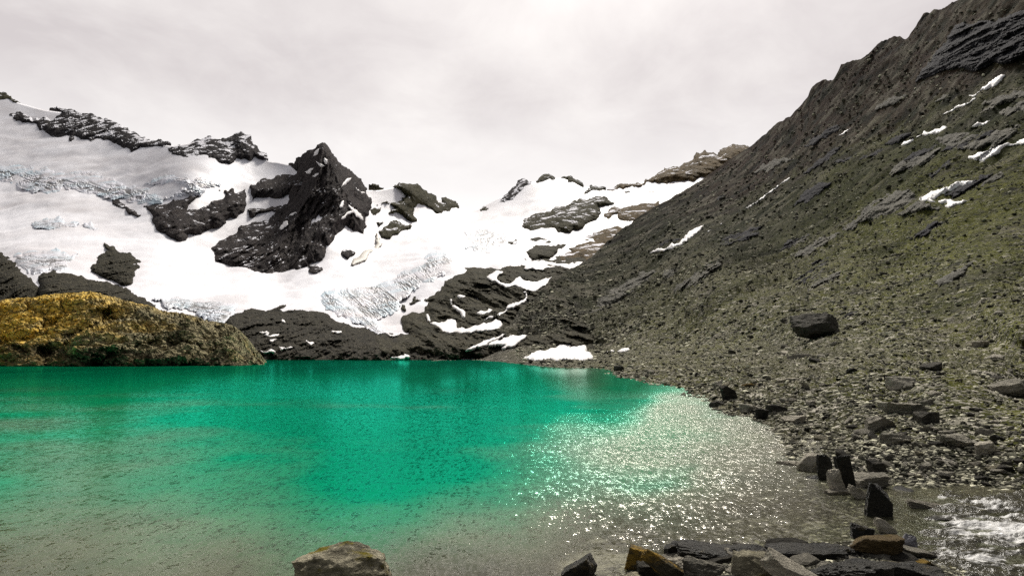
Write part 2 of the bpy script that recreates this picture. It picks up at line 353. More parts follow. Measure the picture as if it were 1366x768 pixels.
def build_hill():
    cols = np.concatenate([np.arange(540, 1420, 2.0), np.arange(1420, 1752, 6.0)]); nr = 330
    t = np.linspace(0, 1, nr)[:, None] ** 1.0
    top = silf(cols)[None]; bot = np.full_like(top, 1000.0)
    # finer rows above the horizon
    PX = np.repeat(cols[None], nr, 0); PY = bot + (top - bot) * (1 - (1 - t) ** 1.25)
    P = unproj(PX, PY, hill_depth(PX, PY))
    dz = hill_disp(P); dzs = hill_disp(P, False)
    QY = PY - dz * F / (P[..., 1] + 1e-3); q_ = np.stack([PX.ravel(), QY.ravel()], -1); k_ = np.zeros(len(q_))
    for pl in SNOWP:
        ii = inside(q_, pl)
        if ii.any(): k_[ii] = np.maximum(k_[ii], sstep(0, 3, edist(q_[ii], pl)))
    k_ = k_.reshape(PX.shape); P[..., 2] += dz * (1 - k_) + (dzs - .3) * k_
    n = fbm(P / 14, 4)
    purp = np.clip(sstep(330, 130, PY - (PX - 1000) * -.25) + n * .5, 0, 1) * sstep(250, 380, P[..., 1])
    # below the fold that runs down from the right the slope is green, above it purple brown
    fold = np.interp(PX, [850, 1000, 1100, 1200, 1290, 1366], [310, 265, 215, 165, 120, 80])
    purp = np.clip(sstep(25, -20, PY - fold + n * 60), 0, 1) * .95
    moss = np.clip(moss_t(PX, PY) + n * .55, 0, 1) * (1 - .85 * purp)
    grav = np.clip(.42 + .5 * sstep(250, 470, PY) + n * .5 + .25 * hill_streak(P * 1.7) - .35 * purp, .08, 1)
    st = hill_streak(P) + .5 * (ridged(streak_co(P, 16), 4) - .5)
    band = np.exp(-((PY - fold - 55 - 35 * n) / 48) ** 2) * sstep(930, 1010, PX) + .8 * np.exp(-(((PX - 800) / 110) ** 2 + ((PY - 375) / 55) ** 2)) + .9 * np.exp(-(((PX - 880) / 90) ** 2 + ((PY - 300) / 45) ** 2))
    heath = np.clip(band * (.85 + .9 * fbm(streak_co(P, 9), 4)) + .25 * n + .9 * sstep(.06, .32, fbm(streak_co(P, 12) + 31, 4)) * sstep(440, 400, PY), 0, 1)
    grav = grav * (1 - .75 * heath); grav = np.clip(grav * np.interp(PY, [150, 300, 420], [.55, .75, 1.0]), .06, 1)
    zone = np.stack([moss, purp, grav], -1)
    back = [P]; last = P[-1]
    for k, (o, dz) in enumerate(((12, -5), (60, -35), (200, -160))):
        q = last.copy(); dd = last * [1, 1, 0]; dd /= np.linalg.norm(dd, axis=-1)[:, None]
        q += dd * o; q[:, 2] = np.maximum(last[:, 2] + dz, -15); back.append(q[None])
    PP = np.concatenate(back); zz = np.concatenate([zone, np.repeat(zone[-1:], 3, 0)]); ss = np.concatenate([st, np.repeat(st[-1:], 3, 0)]); hh = np.concatenate([heath, np.repeat(heath[-1:], 3, 0)])
    o = mesh_np('hillside', PP.reshape(-1, 3), grid_faces(*PP.shape[:2]), MHILL, True, {'zone': zz.reshape(-1, 3), 'streak': ss.ravel(), 'heath': hh.ravel()})
    tag(o, kind='structure')

# ------------------------------------------------------------------ outcrops, snow patches, icefalls: bodies traced in bearing / elevation, then given their distance and relief
def Z(x0, y0, s, pts): return [(x0 + a / s, y0 + b / s) for a, b in pts]
def rough_edge(poly, step, amp, seed):
    r = np.random.default_rng(seed); pts = [np.array(p, float) for p in poly]
    while True:
        out, did = [], False
        for a, b in zip(pts, pts[1:] + pts[:1]):
            out.append(a); L = np.linalg.norm(b - a)
            if L > step * 1.5:
                n = np.array([-(b - a)[1], (b - a)[0]])
                out.append((a + b) / 2 + n * r.normal() * amp * min(1, 14 / L)); did = True
        pts = out
        if not did: return np.array(pts)
def inside(q, poly):
    x, y = q[:, 0], q[:, 1]; ins = np.zeros(len(q), bool)
    x1, y1 = poly[:, 0], poly[:, 1]; x2, y2 = np.roll(x1, -1), np.roll(y1, -1)
    for a, b, c, d in zip(x1, y1, x2, y2):
        if b == d: continue
        k = ((b > y) != (d > y)) & (x < (c - a) * (y - b) / (d - b) + a); ins ^= k
    return ins
def edist(q, poly):
    a = poly; b = np.roll(poly, -1, 0); ab = b - a; L2 = (ab ** 2).sum(1) + 1e-12
    out = np.full(len(q), 1e9)
    for s in range(0, len(q), 4000):
        qq = q[s:s + 4000]
        t = np.clip(((qq[:, None] - a[None]) * ab[None]).sum(-1) / L2, 0, 1)
        d = np.linalg.norm(qq[:, None] - (a[None] + t[..., None] * ab[None]), axis=-1)
        out[s:s + 4000] = d.min(1)
    return out
def tri(poly, step, seed):
    r = np.random.default_rng(seed)
    lo, hi = poly.min(0), poly.max(0)
    gx, gy = np.meshgrid(np.arange(lo[0], hi[0], step), np.arange(lo[1], hi[1], step * .87))
    gx = gx + (np.arange(gx.shape[0]) % 2)[:, None] * step * .5
    q = np.stack([gx.ravel(), gy.ravel()], -1) + r.uniform(-.28, .28, (gx.size, 2)) * step
    q = q[inside(q, poly)]
    if len(q): q = q[edist(q, poly) > step * .45]
    allp = np.vstack([poly, q]); nb = len(poly)
    v, e, f, *_ = delaunay_2d_cdt([Vector(p) for p in allp], [(i, (i + 1) % nb) for i in range(nb)], [list(range(nb))], 1, 1e-5)
    v = np.array([tuple(x) for x in v]); f = np.array([t for t in f if len(t) == 3])
    return v, f
_seed = [100]
def body(name, poly, base, mat, label, cat, group=None, step=1.5, jag=.16, H=0.0, RR=12, rough=0.0, fr=1 / 20, an=(1, 1, 1), sink=1.5, thick=6.0, smooth=False, crack=None, off=0.0, up=0.0, dip=0.0, calm=None, kind=None):
    _seed[0] += 1; sd = _seed[0]
    pe = rough_edge(poly, step, jag, sd); v, f = tri(pe, step, sd)
    d = base(v[:, 0], v[:, 1]); P0 = unproj(v[:, 0], v[:, 1], d)
    e = edist(v, pe); t = e / RR; prof = 1 - np.exp(-2.2 * t)
    Q = np.stack([P0[:, 0] + .12 * P0[:, 1], .18 * P0[:, 1], P0[:, 2] + .25 * P0[:, 0] * dip], -1) * np.array(an) * fr + sd * 3.7
    dd = d - off + sink * np.exp(-4 * t)
    if H or rough:
        n1 = ridged(Q * .45, 3); n2 = ridged(Q * 1.7, 4) - .5; n3 = fbm(Q * 7, 3)
        rk = np.full(len(v), float(rough))
        for q_ in calm or []:
            ii = inside(v, q_)
            if ii.any(): rk[ii] *= 1 - .9 * sstep(0, 3, edist(v[ii], q_))
        dd = dd - prof * H * (.45 + .75 * n1) - (1 - np.exp(-3.5 * t)) * rk * (n1 * .9 + n2 * .8 + n3 * .45)
    attrs = None
    if crack is not None:
        a_, b_ = crack['dir']; la, lb = crack['len']
        x = (v[:, 0] * a_ + v[:, 1] * b_) / la; y = (-v[:, 0] * b_ + v[:, 1] * a_) / lb
        wv = fbm(np.stack([v[:, 0] / 25, v[:, 1] / 25, np.full(len(v), sd * 1.3)], -1), 3) * 1.1
        q = np.stack([x + wv, y + wv * .6, np.full(len(v), sd * .77)], -1)
        c1 = 1 - np.abs(pn(q)) * 2; c2 = 1 - np.abs(pn(q * 2.3 + 5)) * 2; c3 = 1 - np.abs(pn(q * .6 + np.array([0, x.mean(), 2]))) * 2
        reg = sstep(-.45, .1, fbm(q * .22 + 3, 3))
        cr = np.clip(np.maximum(sstep(.52, .95, c1), sstep(.55, .95, c2) * .8) * reg, 0, 1) * (1 - np.exp(-5 * t))
        dd = dd + cr * crack['deep'] + fbm(q * .5, 3) * crack['deep'] * .6 * prof
        attrs = {'crack': cr}
    P = unproj(v[:, 0], v[:, 1], dd); P[:, 2] += up * (1 - np.exp(-4 * t))
    # back of the body, so that it is a solid with real thickness
    nv = len(v); be = {}
    for tr in f:
        for i, j in ((tr[0], tr[1]), (tr[1], tr[2]), (tr[2], tr[0])):
            k = (min(i, j), max(i, j)); be[k] = be.get(k, 0) + (1 if i < j else -1) if k in be else (1 if i < j else -1); 
    cnt = {}
    for tr in f:
        for i, j in ((tr[0], tr[1]), (tr[1], tr[2]), (tr[2], tr[0])):
            k = (min(i, j), max(i, j)); cnt.setdefault(k, []).append((i, j))
    bed = [x[0] for x in cnt.values() if len(x) == 1]
    bidx = sorted({i for e_ in bed for i in e_}); mp = {i: nv + k for k, i in enumerate(bidx)}
    vb = v[bidx]; Pb = unproj(vb[:, 0], vb[:, 1], dd[bidx] + thick); Pb[:, 2] -= thick * .25
    ff = [tuple(x) for x in f]
    for i, j in bed: ff += [(j, i, mp[i]), (j, mp[i], mp[j])]
    V = np.vstack([P, Pb])
    if attrs: attrs = {k: np.r_[x, np.zeros(len(Pb))] for k, x in attrs.items()}
    # face the camera side outward
    o = mesh_np(name, V, np.array(ff)[:, ::-1], mat, smooth, attrs)
    tag(o, label, cat, group, kind); return o
def hump(base, poly, H, RR, sink=0):
    pe = np.array(poly, float)
    def fn(px, py):
        q = np.stack([np.ravel(px), np.ravel(py)], -1); ins = inside(q, pe)
        e = np.where(ins, edist(q, pe), 0)
        return (base(np.ravel(px), np.ravel(py)) - H * (1 - np.exp(-2.2 * e / RR))).reshape(np.shape(px))
    return fn
ROCKG = 'rock outcrops on the glacier'
T1 = lambda *p: Z(0, 100, 4.018, p)
T2 = lambda *p: Z(340, 160, 4.018, p)
T3 = lambda *p: Z(0, 290, 3.656, p)
T4 = lambda *p: Z(340, 330, 4.018, p)
T5 = lambda *p: Z(640, 180, 3.595, p)
T6 = lambda *p: Z(640, 350, 3.595, p)
T7 = lambda *p: Z(0, 0, 1.949, p)
H7 = lambda *p: Z(1000, 0, 3.73, p)
H8 = lambda *p: Z(1000, 200, 3.73, p)
U4 = lambda *p: Z(500, 330, 4.553, p)

def rock(poly, label, mat=MR_SPECK, H=18, RR=14, rough=10, fr=1 / 35, an=(1, 1, .6), base=far_depth, name='rock_outcrop', cat='rock outcrop', group=ROCKG, **kw):
    return body(name, poly, base, mat, label, cat, group, H=H, RR=RR, rough=rough, fr=fr, an=an, sink=kw.pop('sink', 3), thick=kw.pop('thick', 40), step=kw.pop('step', 1.4), jag=kw.pop('jag', .12), **kw)
# skyline and glacier rocks
rock(T1((40,218),(90,192),(130,200),(175,235),(250,218),(275,240),(300,215),(330,195),(265,180),(310,168),(360,185),(400,188),(440,205),(520,225),(600,245),(660,280),(700,300),(780,335),(840,350),(918,370),(850,388),(800,395),(740,405),(700,422),(690,400),(640,380),(600,365),(540,350),(490,368),(430,350),(400,330),(395,355),(360,362),(375,325),(310,335),(260,318),(215,300),(180,260),(120,258),(80,240)),
     'long jagged black rock ridge streaked with snow along the top of the upper snowfield')
rock(T1((895,385),(960,372),(1040,350),(1100,335),(1170,345),(1220,335),(1255,315),(1295,302),(1330,320),(1350,350),(1380,380),(1415,415),(1438,452),(1400,458),(1366,440),(1345,466),(1270,450),(1250,475),(1190,482),(1120,455),(1050,440),(980,445),(925,430)),
     'black hump-backed rock peak speckled with snow, between the long ridge and the pyramid peak')
rock(T1((-60,80),(0,92),(40,105),(110,150),(60,142),(0,138),(-60,125)), 'small brown rock tip at the far upper end of the snow ridge', MR_COL, 8, 6, 5)
rock(T1((600,665),(625,660),(665,690),(700,720),(765,750),(740,765),(690,745),(640,715),(605,695)), 'small black rock rib just under the blue crevassed ice band', MR_PEAK, 8, 5, 5)
rock(T7((365,535),(420,530),(450,515),(500,505),(530,508),(505,525),(488,545),(520,540),(560,520),(585,505),(560,495),(600,487),(612,500),(640,485),(643,520),(630,555),(590,580),(540,600),(490,610),(470,627),(430,610),(400,590),(395,560)),
     'dark rock cliff with a white snow ledge, left neighbour of the pyramid peak', MR_PEAK, 26, 18, 14)
PEAK = T7((750,425),(790,399),(838,370),(846,372),(858,388),(875,410),(910,440),(930,460),(955,490),(968,520),(960,560),(945,610),(920,605),(900,590),(870,625),(850,640),(845,665),(800,690),(740,710),(680,718),(600,700),(560,680),(540,645),(570,625),(615,605),(620,590),(650,582),(700,570),(715,552),(690,553),(648,566),(640,545),(655,540),(700,540),(745,530),(750,508),(700,513),(655,525),(650,500),(645,482),(690,462),(740,450),(770,450),(775,435))
peak_call = lambda: rock(PEAK,'tall pyramid-shaped black rock peak with a yellow stain, largest in the glacier', MR_PEAK, 60, 40, 26, 1 / 30, (1, 1, .24), name='rock_peak', cat='mountain peak', step=1.25, calm=SNOWP)
peak_d = hump(far_depth, PEAK, 60 * .8, 40)
rock(T2((740,358),(775,335),(850,345),(870,340),(910,375),(960,400),(975,415),(985,440),(1000,440),(1000,415),(1040,420),(1095,465),(1055,475),(1050,495),(970,505),(920,465),(880,450),(855,470),(850,510),(870,540),(845,545),(800,520),(770,500),(715,505),(730,480),(750,470),(690,450),(650,460),(620,460),(690,437),(760,440),(790,430),(785,410),(810,405),(770,375)),
     'ragged olive black rock crest behind and right of the pyramid peak', MR_COL, 24, 12, 14)
rock(T2((665,590),(720,550),(770,545),(800,560),(840,555),(835,580),(790,590),(755,610),(725,632),(680,625)), 'rounded dark knob in the snow below the ragged olive crest', MR_COL, 16, 8, 8)
rock(T2((610,345),(630,340),(660,345),(690,362),(650,362),(630,355)), 'thin dark sliver of rock on the snow crest beside the pyramid peak', MR_COL, 6, 4, 4)
rock(T2((610,475),(640,462),(685,465),(670,500),(630,515),(615,500)), 'small dark block of rock hugging the right flank of the pyramid peak', MR_COL, 9, 5, 5)
rock(T2((650,548),(690,540),(692,560),(665,570)), 'tiny dark nub just left of the rounded knob', MR_COL, 6, 4, 4)
rock(T2((465,680),(520,690),(550,715),(500,745),(458,715)), 'lone diamond-shaped dark rock on the pink-tinged snow under the pyramid peak', MR_PEAK, 10, 6, 6)
rock(T4((285,100),(325,90),(360,105),(365,125),(330,140),(285,130)), 'small dark rock at the very foot of the pyramid peak', MR_PEAK, 8, 5, 5)
rock(T5((-8,362),(0,352),(20,340),(45,345),(35,370),(0,374)), 'small dark tooth of rock on the lowest dip of the snow saddle', MR_COL, 8, 5, 5)
rock(T5((85,330),(135,280),(190,215),(215,208),(255,232),(200,270),(170,300),(120,325)), 'steep dark rock fin on the left shoulder of the snow dome', MR_SPECK, 16, 8, 9)
rock(T5((265,225),(285,205),(345,192),(365,212),(310,222),(275,232)), 'small dark cap of rock on the very top of the snow dome', MR_COL, 9, 5, 5)
rock(T5((390,205),(405,198),(440,197),(480,220),(497,245),(465,240),(420,228),(420,210)), 'hooked dark rock on the right shoulder of the snow dome', MR_COL, 9, 5, 5)
rock(T5((490,290),(535,238),(605,250),(560,270),(520,280)), 'low triangular olive rock at the right edge of the snow dome', MR_COL, 10, 6, 5)
rock(T5((610,265),(690,235),(740,235),(850,185),(930,150),(1020,120),(1032,95),(1040,82),(1060,88),(1075,73),(1095,85),(1140,95),(1160,68),(1215,43),(1270,48),(1305,70),(1330,85),(1240,130),(1180,170),(1090,205),(1050,210),(980,225),(900,240),(850,235),(800,225),(770,250),(720,250),(690,262),(640,270)),
     'long brown rocky ridge with blocky towers on the skyline behind the big scree slope', MR_BROWN, 40, 16, 20, name='rock_ridge', cat='rock ridge')
rock(T5((680,275),(720,265),(850,270),(845,280),(740,278),(700,283)), 'thin band of dark rock in the snow under the brown towered ridge', MR_COL, 6, 4, 4)
rock(T5((203,440),(215,400),(260,380),(340,365),(370,345),(440,320),(540,300),(600,293),(665,325),(600,340),(570,345),(585,370),(575,400),(520,430),(470,455),(400,465),(270,465)),
     'dark dome of rock with a sheer ribbed face in the snow below the snow dome', MR_COL, 45, 16, 15, 1 / 40, (1, 1, .4))
rock(T5((590,393),(600,372),(640,345),(690,345),(660,375),(620,405)), 'small brown rock wedged between the dark dome and the mottled brown crag', MR_BROWN, 12, 7, 7)
rock(T5((660,370),(720,335),(810,315),(870,312),(880,345),(800,385),(720,425),(690,418),(665,405)), 'mottled brown crag right of the dark dome of rock', MR_BROWN, 25, 12, 12)
rock(T5((222,560),(290,520),(340,507),(440,515),(395,550),(340,590),(260,597),(235,580)), 'dark lumpy rock below the sheer-faced dome, above the snow strips', MR_HUMP, 20, 9, 10)
rock(T5((230,500),(270,490),(330,500),(290,507)), 'thin flat sliver of rock just above the dark lumpy rock', MR_HUMP, 4, 3, 2)
rock(T5((115,515),(150,506),(180,503),(160,523),(130,525)), 'lone small dark rock in the open snow beside the pale crevassed patch', MR_HUMP, 6, 3, 3)
rock(T5((330,612),(370,590),(440,560),(425,545),(500,500),(600,450),(640,432),(725,435),(800,420),(800,560),(640,680),(480,660),(440,640),(494,610),(440,618),(400,632)), 'long brown-green spur running down from the mottled crag to the scree slope', MR_BROWN, 25, 14, 10)
# left knolls
rock(T3((-420,120),(-200,140),(0,165),(30,170),(60,200),(100,240),(150,290),(180,325),(190,365),(180,440),(0,470),(-420,470)), 'smooth dark shoulder of rock behind the yellow headland at the picture edge', MR_KNOLL, 30, 26, 15, 1 / 16)
rock(T3((185,285),(200,270),(230,265),(330,265),(400,275),(440,300),(550,325),(620,335),(670,385),(760,425),(760,460),(400,480),(180,440),(190,330)), 'long low dark knoll directly behind the crest of the yellow headland', MR_KNOLL, 22, 16, 15, 1 / 14, dip=1)
rock(T3((370,240),(440,222),(465,220),(470,195),(490,180),(530,160),(490,120),(485,108),(515,120),(570,160),(640,175),(690,215),(690,235),(705,240),(665,265),(670,290),(655,295),(650,328),(560,310),(480,285),(430,260)),
     'jagged slanting black rock slab in the snow above the long low knoll', MR_KNOLL, 16, 12, 14, 1 / 14, dip=2)
rock(T3((735,268),(770,262),(785,280),(745,270)), 'speck of dark rock in the snow right of the jagged slanting slab', MR_KNOLL, 3, 2, 1, step=1)
rock(T3((695,42),(750,45),(740,55),(698,52)), 'little dark stone in the snow under the dark cliff with a snow ledge', MR_KNOLL, 4, 3, 2, step=1)
rock(T3((1060,320),(1110,318),(1130,328),(1085,332)), 'flat speck of rock in the snow apron below the pyramid peak', MR_KNOLL, 3, 2, 1, step=1)
rock(T3((1120,320),(1150,325),(1140,340)), 'tiny dark crumb of rock near the lower edge of the snow apron', MR_KNOLL, 3, 2, 1, step=1)
# far-shore moraine and the glacier-worn rock hump
MOR = T4((-150,360),(-60,330),(0,322),(75,320),(130,275),(170,275),(240,290),(330,335),(420,380),(500,408),(560,430),(640,440),(720,458),(830,468),(900,480),(1060,520),(1080,640),(-180,640),(-180,450))
HUM = U4((505,105),(560,95),(620,100),(700,95),(800,85),(880,70),(950,78),(1080,60),(1180,40),(1290,20),(1330,60),(1366,300),(1366,690),(-40,690),(0,520),(90,545),(210,525),(165,470),(160,440),(200,405),(300,390),(300,360),(350,325),(290,330),(330,300),(400,260),(420,200),(540,145),(500,130))
moraine_d = hump(far_depth, MOR, 14 * .85, 30)
hump_d = hump(far_depth, HUM, 26 * .8, 40)
rock(U4((155,370),(165,345),(185,352),(190,385),(165,380)), 'slim dark rock standing at the edge of the snow gully beside the glacier snout', MR_HUMP, 5, 3, 3, 1 / 16)
rock(U4((235,297),(250,296),(245,310),(280,320),(210,335)), 'thin dark wedge of rock in the upper snow gully', MR_HUMP, 3, 3, 2, 1 / 16, step=1)

# ------------------------------------------------------------------ snow patches
SNOWP = []
SG = 'snow patches left on the dark rock'
def patch(poly, base, label, off=2.0, jag=.1, **kw):
    SNOWP.append(np.array(poly, float))
    return body('snow_patch', poly, base, MPATCH, label, 'snow patch', SG, step=kw.pop('step', 1.6), jag=jag, H=kw.pop('H', 1.0), RR=kw.pop('RR', 6), rough=0.0, sink=kw.pop('sink', 3), thick=2.0, smooth=True, off=off, **kw)
O = 17
patch(U4((680,175),(720,150),(780,148),(740,185),(790,220),(830,215),(870,180),(890,178),(900,195),(960,205),(1075,178),(1040,230),(970,268),(900,255),(830,235),(790,240),(735,205),(695,195)), hump_d, 'large forked snow patch high on the rock hump, shaped like a check mark', O)
patch(U4((905,130),(915,115),(960,112),(1000,110),(1100,115),(1030,128),(970,130)), hump_d, 'thin ragged snow strip above the forked patch', O)
patch(U4((1100,115),(1180,102),(1262,86),(1250,105),(1215,127),(1150,122)), hump_d, 'tapering snow strip above the forked patch, beside the scree slope', O)
patch(U4((328,460),(400,455),(490,435),(500,480),(550,495),(600,475),(660,455),(765,447),(770,480),(720,500),(650,510),(580,520),(500,515),(440,520),(410,510),(375,480)), hump_d, 'widest snow patch low on the rock hump, flat topped with ragged ends', O)
patch(U4((660,440),(740,400),(800,365),(900,320),(915,280),(895,265),(915,262),(925,310),(880,350),(800,385),(710,430)), hump_d, 'long thin snow streak curling up at its end, above the widest patch', O, RR=3)
patch(U4((618,395),(680,385),(690,370),(718,380),(690,400),(640,410)), hump_d, 'small snow patch in the hollow right of the crooked streak', O)
patch(U4((470,350),(480,350),(530,375),(550,410),(545,430),(530,425),(520,395),(480,370)), hump_d, 'crooked narrow snow streak in the middle of the rock hump', O, RR=3)
patch(U4((455,315),(468,315),(470,345),(462,345)), hump_d, 'tiny upright snow streak above the crooked one', O, RR=2, step=1)
patch(U4((310,405),(325,405),(338,440),(335,452),(320,445)), hump_d, 'tiny snow wedge at the left tip of the widest patch', O, RR=2, step=1)
patch(U4((500,293),(520,287),(550,293),(520,308)), hump_d, 'small bright snow spot near the middle of the rock hump', O, RR=3, step=1)
patch(U4((550,625),(610,595),(680,560),(740,545),(815,515),(760,545),(700,575),(620,605)), hump_d, 'narrow slanting snow stripe just above the far shore', O, RR=3)
patch(U4((690,600),(740,560),(810,540),(925,532),(880,570),(830,605),(770,612),(790,590),(740,590)), hump_d, 'broad slanting snow patch with a notched lower edge near the far shore', O)
patch(U4((95,670),(140,662),(170,655),(180,645),(200,650),(215,660),(200,670)), moraine_d, 'lump of ice lying at the waterline of the far shore', 10, RR=4, step=1)
patch(U4((75,522),(130,520),(140,535),(90,538)), moraine_d, 'small snow spot right under the tip of the glacier snout', 10, RR=3, step=1)
ML = ['pale snow dash beside the headland, uppermost of the row on the left moraine', 'flat snow dash second in the row beside the headland', 'triangular snow spot among the dashes beside the headland', 'fish-shaped snow spot close above the left moraine shore', 'arrowhead snow spot standing alone on the moraine', 'lowest thin snow dash by the water next to the headland', 'thin level snow dash on the moraine below the striped ice', 'oval snow spot high on the dark moraine']
for pl, lb in zip((((22,455),(75,450),(75,460),(40,462)), ((45,470),(130,462),(120,475),(70,478)), ((70,490),(118,490),(90,508)), ((130,530),(205,530),(200,540),(140,550)), ((265,490),(325,505),(300,525),(280,512)), ((30,550),(110,555),(100,563),(35,558)), ((410,447),(465,448),(465,458),(420,456)), ((130,375),(160,385),(168,405),(145,400))), ML):
    patch(T4(*pl), moraine_d, lb, 10, RR=2.5, step=1)

def hill_base(px, py):
    P = hill_at(px, py, False)
    return P[..., 1] * CP + (P[..., 2] - HC) * SP
for pl, lb, off in ((H7((1090,475),(1170,430),(1200,405),(1272,375),(1210,435),(1130,468)), 'blade-shaped snow patch highest on the scree slope', 3),
    (H7((960,572),(1000,550),(1060,520),(1130,487),(1080,520),(1010,555)), 'thin broken snow line just below the highest blade patch', 3),
    (H7((1098,637),(1150,610),(1198,598),(1160,625)), 'short snow dash between the thin line and the curved snow patch', 3),
    (H7((752,723),(830,685),(870,650),(885,658),(960,628),(990,635),(930,662),(870,675),(820,690)), 'long ragged snow streak with a raised notch on the upper scree slope', 3),
    (H7((440,675),(470,655),(505,637),(480,657)), 'isolated tiny snow dash on the purple-brown slope', 3),
    ([(1290,210),(1310,203),(1325,196),(1345,190),(1366,185),(1400,180),(1390,190),(1366,192),(1340,196),(1330,206),(1310,216),(1295,212)], 'wide curved snow patch running out at the right edge of the picture', 2.2),
    (H8((812,245),(900,205),(1000,170),(1080,155),(1145,145),(1120,165),(1050,180),(980,210),(900,245),(950,252),(985,246),(1030,256),(1090,255),(1040,272),(995,288),(965,283),(985,268),(900,262),(850,255)), 'forked snow patch shaped like a lobster claw on the green slope', 2),
    (H8((-20,288),(0,275),(100,205),(200,135),(195,150),(110,210),(0,284)), 'long hair-thin snow line slanting down the dark slope', 3),
    (T5((815,565),(850,545),(950,520),(1000,465),(1080,427),(1060,455),(1020,490),(960,530),(880,560)), 'large pointed snow patch in the gully of the dark slope', 4),
    (T5((1050,480),(1110,452),(1080,475)), 'small snow dash at the upper tip of the large pointed patch', 4),
    (T5((1150,430),(1178,412),(1160,428)), 'tiniest snow fleck between the gully patch and the hair-thin line', 4),
    (T6((207,460),(250,430),(290,420),(340,410),(400,385),(450,378),(440,400),(425,412),(470,395),(500,380),(543,385),(515,410),(510,425),(530,430),(552,462),(480,468),(300,466)), 'big snow bank with an undercut icy foot at the edge of the lake', 4),
    (T6((610,425),(650,415),(645,428),(615,430)), 'small snow spot on the bank, nearer the lakeside snow bank', 2.5),
    (T6((658,425),(680,412),(720,407),(718,420),(670,430)), 'wedge-shaped snow spot on the bank, farther from the lakeside snow bank', 2.5)):
    patch(pl, hill_base, lb, off * .4, H=.5, RR=8, sink=.6, up=.7)

PKS = (((310,192),(328,165),(350,150),(338,182)), ((373,203),(390,213),(386,237),(375,232)), ((328,222),(350,233),(374,245),(352,252)), ((268,276),(300,258),(317,256),(296,287),(275,285)),
    ((308,302),(330,282),(347,284),(320,312)), ((443,372),(468,343),(517,306),(502,332),(466,362),(450,380)), ((503,453),(530,477),(577,518),(582,534),(545,517),(513,482)), ((458,527),(490,498),(527,483),(532,495),(495,507),(470,530)),
    ((453,462),(463,433),(477,433),(472,467),(458,472)), ((131,582),(150,553),(165,540),(177,543),(167,572),(140,589)), ((183,512),(215,493),(227,496),(206,510)), ((538,358),(560,378),(592,390),(575,394),(550,377)))
PKL = ('snow sliver just under the tip of the pyramid peak', 'upright snow fleck in the upper middle of the pyramid peak', 'slanting snow fleck left of the upright one on the pyramid peak', 'notched snow spot on the left edge of the pyramid peak, below its tip',
    'small snow curl under the notched spot on the pyramid peak', 'longest snow streak on the right side of the pyramid peak, slanting up', 'straight snow streak low on the right flank of the pyramid peak, slanting down', 'thin snow ledge meeting the down-slanting streak on the pyramid peak',
    'short upright snow spot above the thin ledge on the pyramid peak', 'bright lens of snow low on the left half of the pyramid peak', 'little snow dash above the bright lens on the pyramid peak', 'narrow snow line at the right edge of the pyramid peak')
for pl, lb in zip(PKS, PKL): patch(T2(*pl), peak_d, lb, 26, RR=3, step=1)
peak_call()
rock(MOR, 'dark rubble moraine along the far shore between the headland and the glacier snout', MR_MOR, 14, 30, 12, 1 / 9, (1, 1, 1), name='moraine', cat='moraine', group=None, step=1.5, calm=SNOWP)
rock(HUM, 'broad glacier-worn dark rock hump above the far shore, right of the glacier snout', MR_HUMP, 26, 40, 18, 1 / 15, (.7, .7, 1.2), dip=1.2, name='rock_hump', cat='rock hump', group=None, step=1.5, calm=SNOWP)
build_hill()

# ------------------------------------------------------------------ slaty ribs and crags on the hillside
HG = 'bare rock ribs on the scree slope'
for pl, lb, mt, H in ((H7((820,410),(850,345),(880,310),(960,220),(1010,140),(1070,110),(1200,100),(1366,50),(1500,20),(1500,240),(1366,290),(1200,330),(1080,350),(960,360),(880,390)), 'blackish broken crag near the top of the big slope', MR_DRIB, 6),
    (T6((520,245),(560,180),(610,150),(700,90),(760,45),(830,30),(850,45),(790,90),(760,130),(700,160),(640,200),(570,250)), 'pale grey slab rib slanting across the lower scree slope', MR_RIB, 3),
    (T6((860,60),(890,35),(930,25),(945,50),(900,75)), 'small pale crag at the upper end of the slab rib', MR_RIB, 2),
    (H8((430,415),(500,360),(560,300),(640,240),(720,200),(820,215),(830,245),(900,265),(960,275),(930,300),(800,320),(700,330),(600,350),(520,390)), 'grey layered outcrop under the claw-shaped snow patch', MR_RIB, 3),
    (H7((920,690),(1000,665),(1100,660),(1180,680),(1220,650),(1300,630),(1330,660),(1300,690),(1200,720),(1130,750),(1040,745),(960,720)), 'pale worn outcrop beside the curved snow patch', MR_RIB, 3),
    (T5((1060,650),(1100,610),(1150,590),(1160,620),(1110,660)), 'small light outcrop below the large pointed snow patch', MR_RIB, 2),
    (H8((205,345),(225,315),(250,320),(240,350)), 'lone whitish rock knob on the green part of the slope', MR_RIB, 1.5)):
    rock(pl, lb, mt, H, 7, H * .9, 1 / 9, (1, 1, 1.4), hill_base, group=HG, sink=1, thick=6, step=1.4, off=.4)

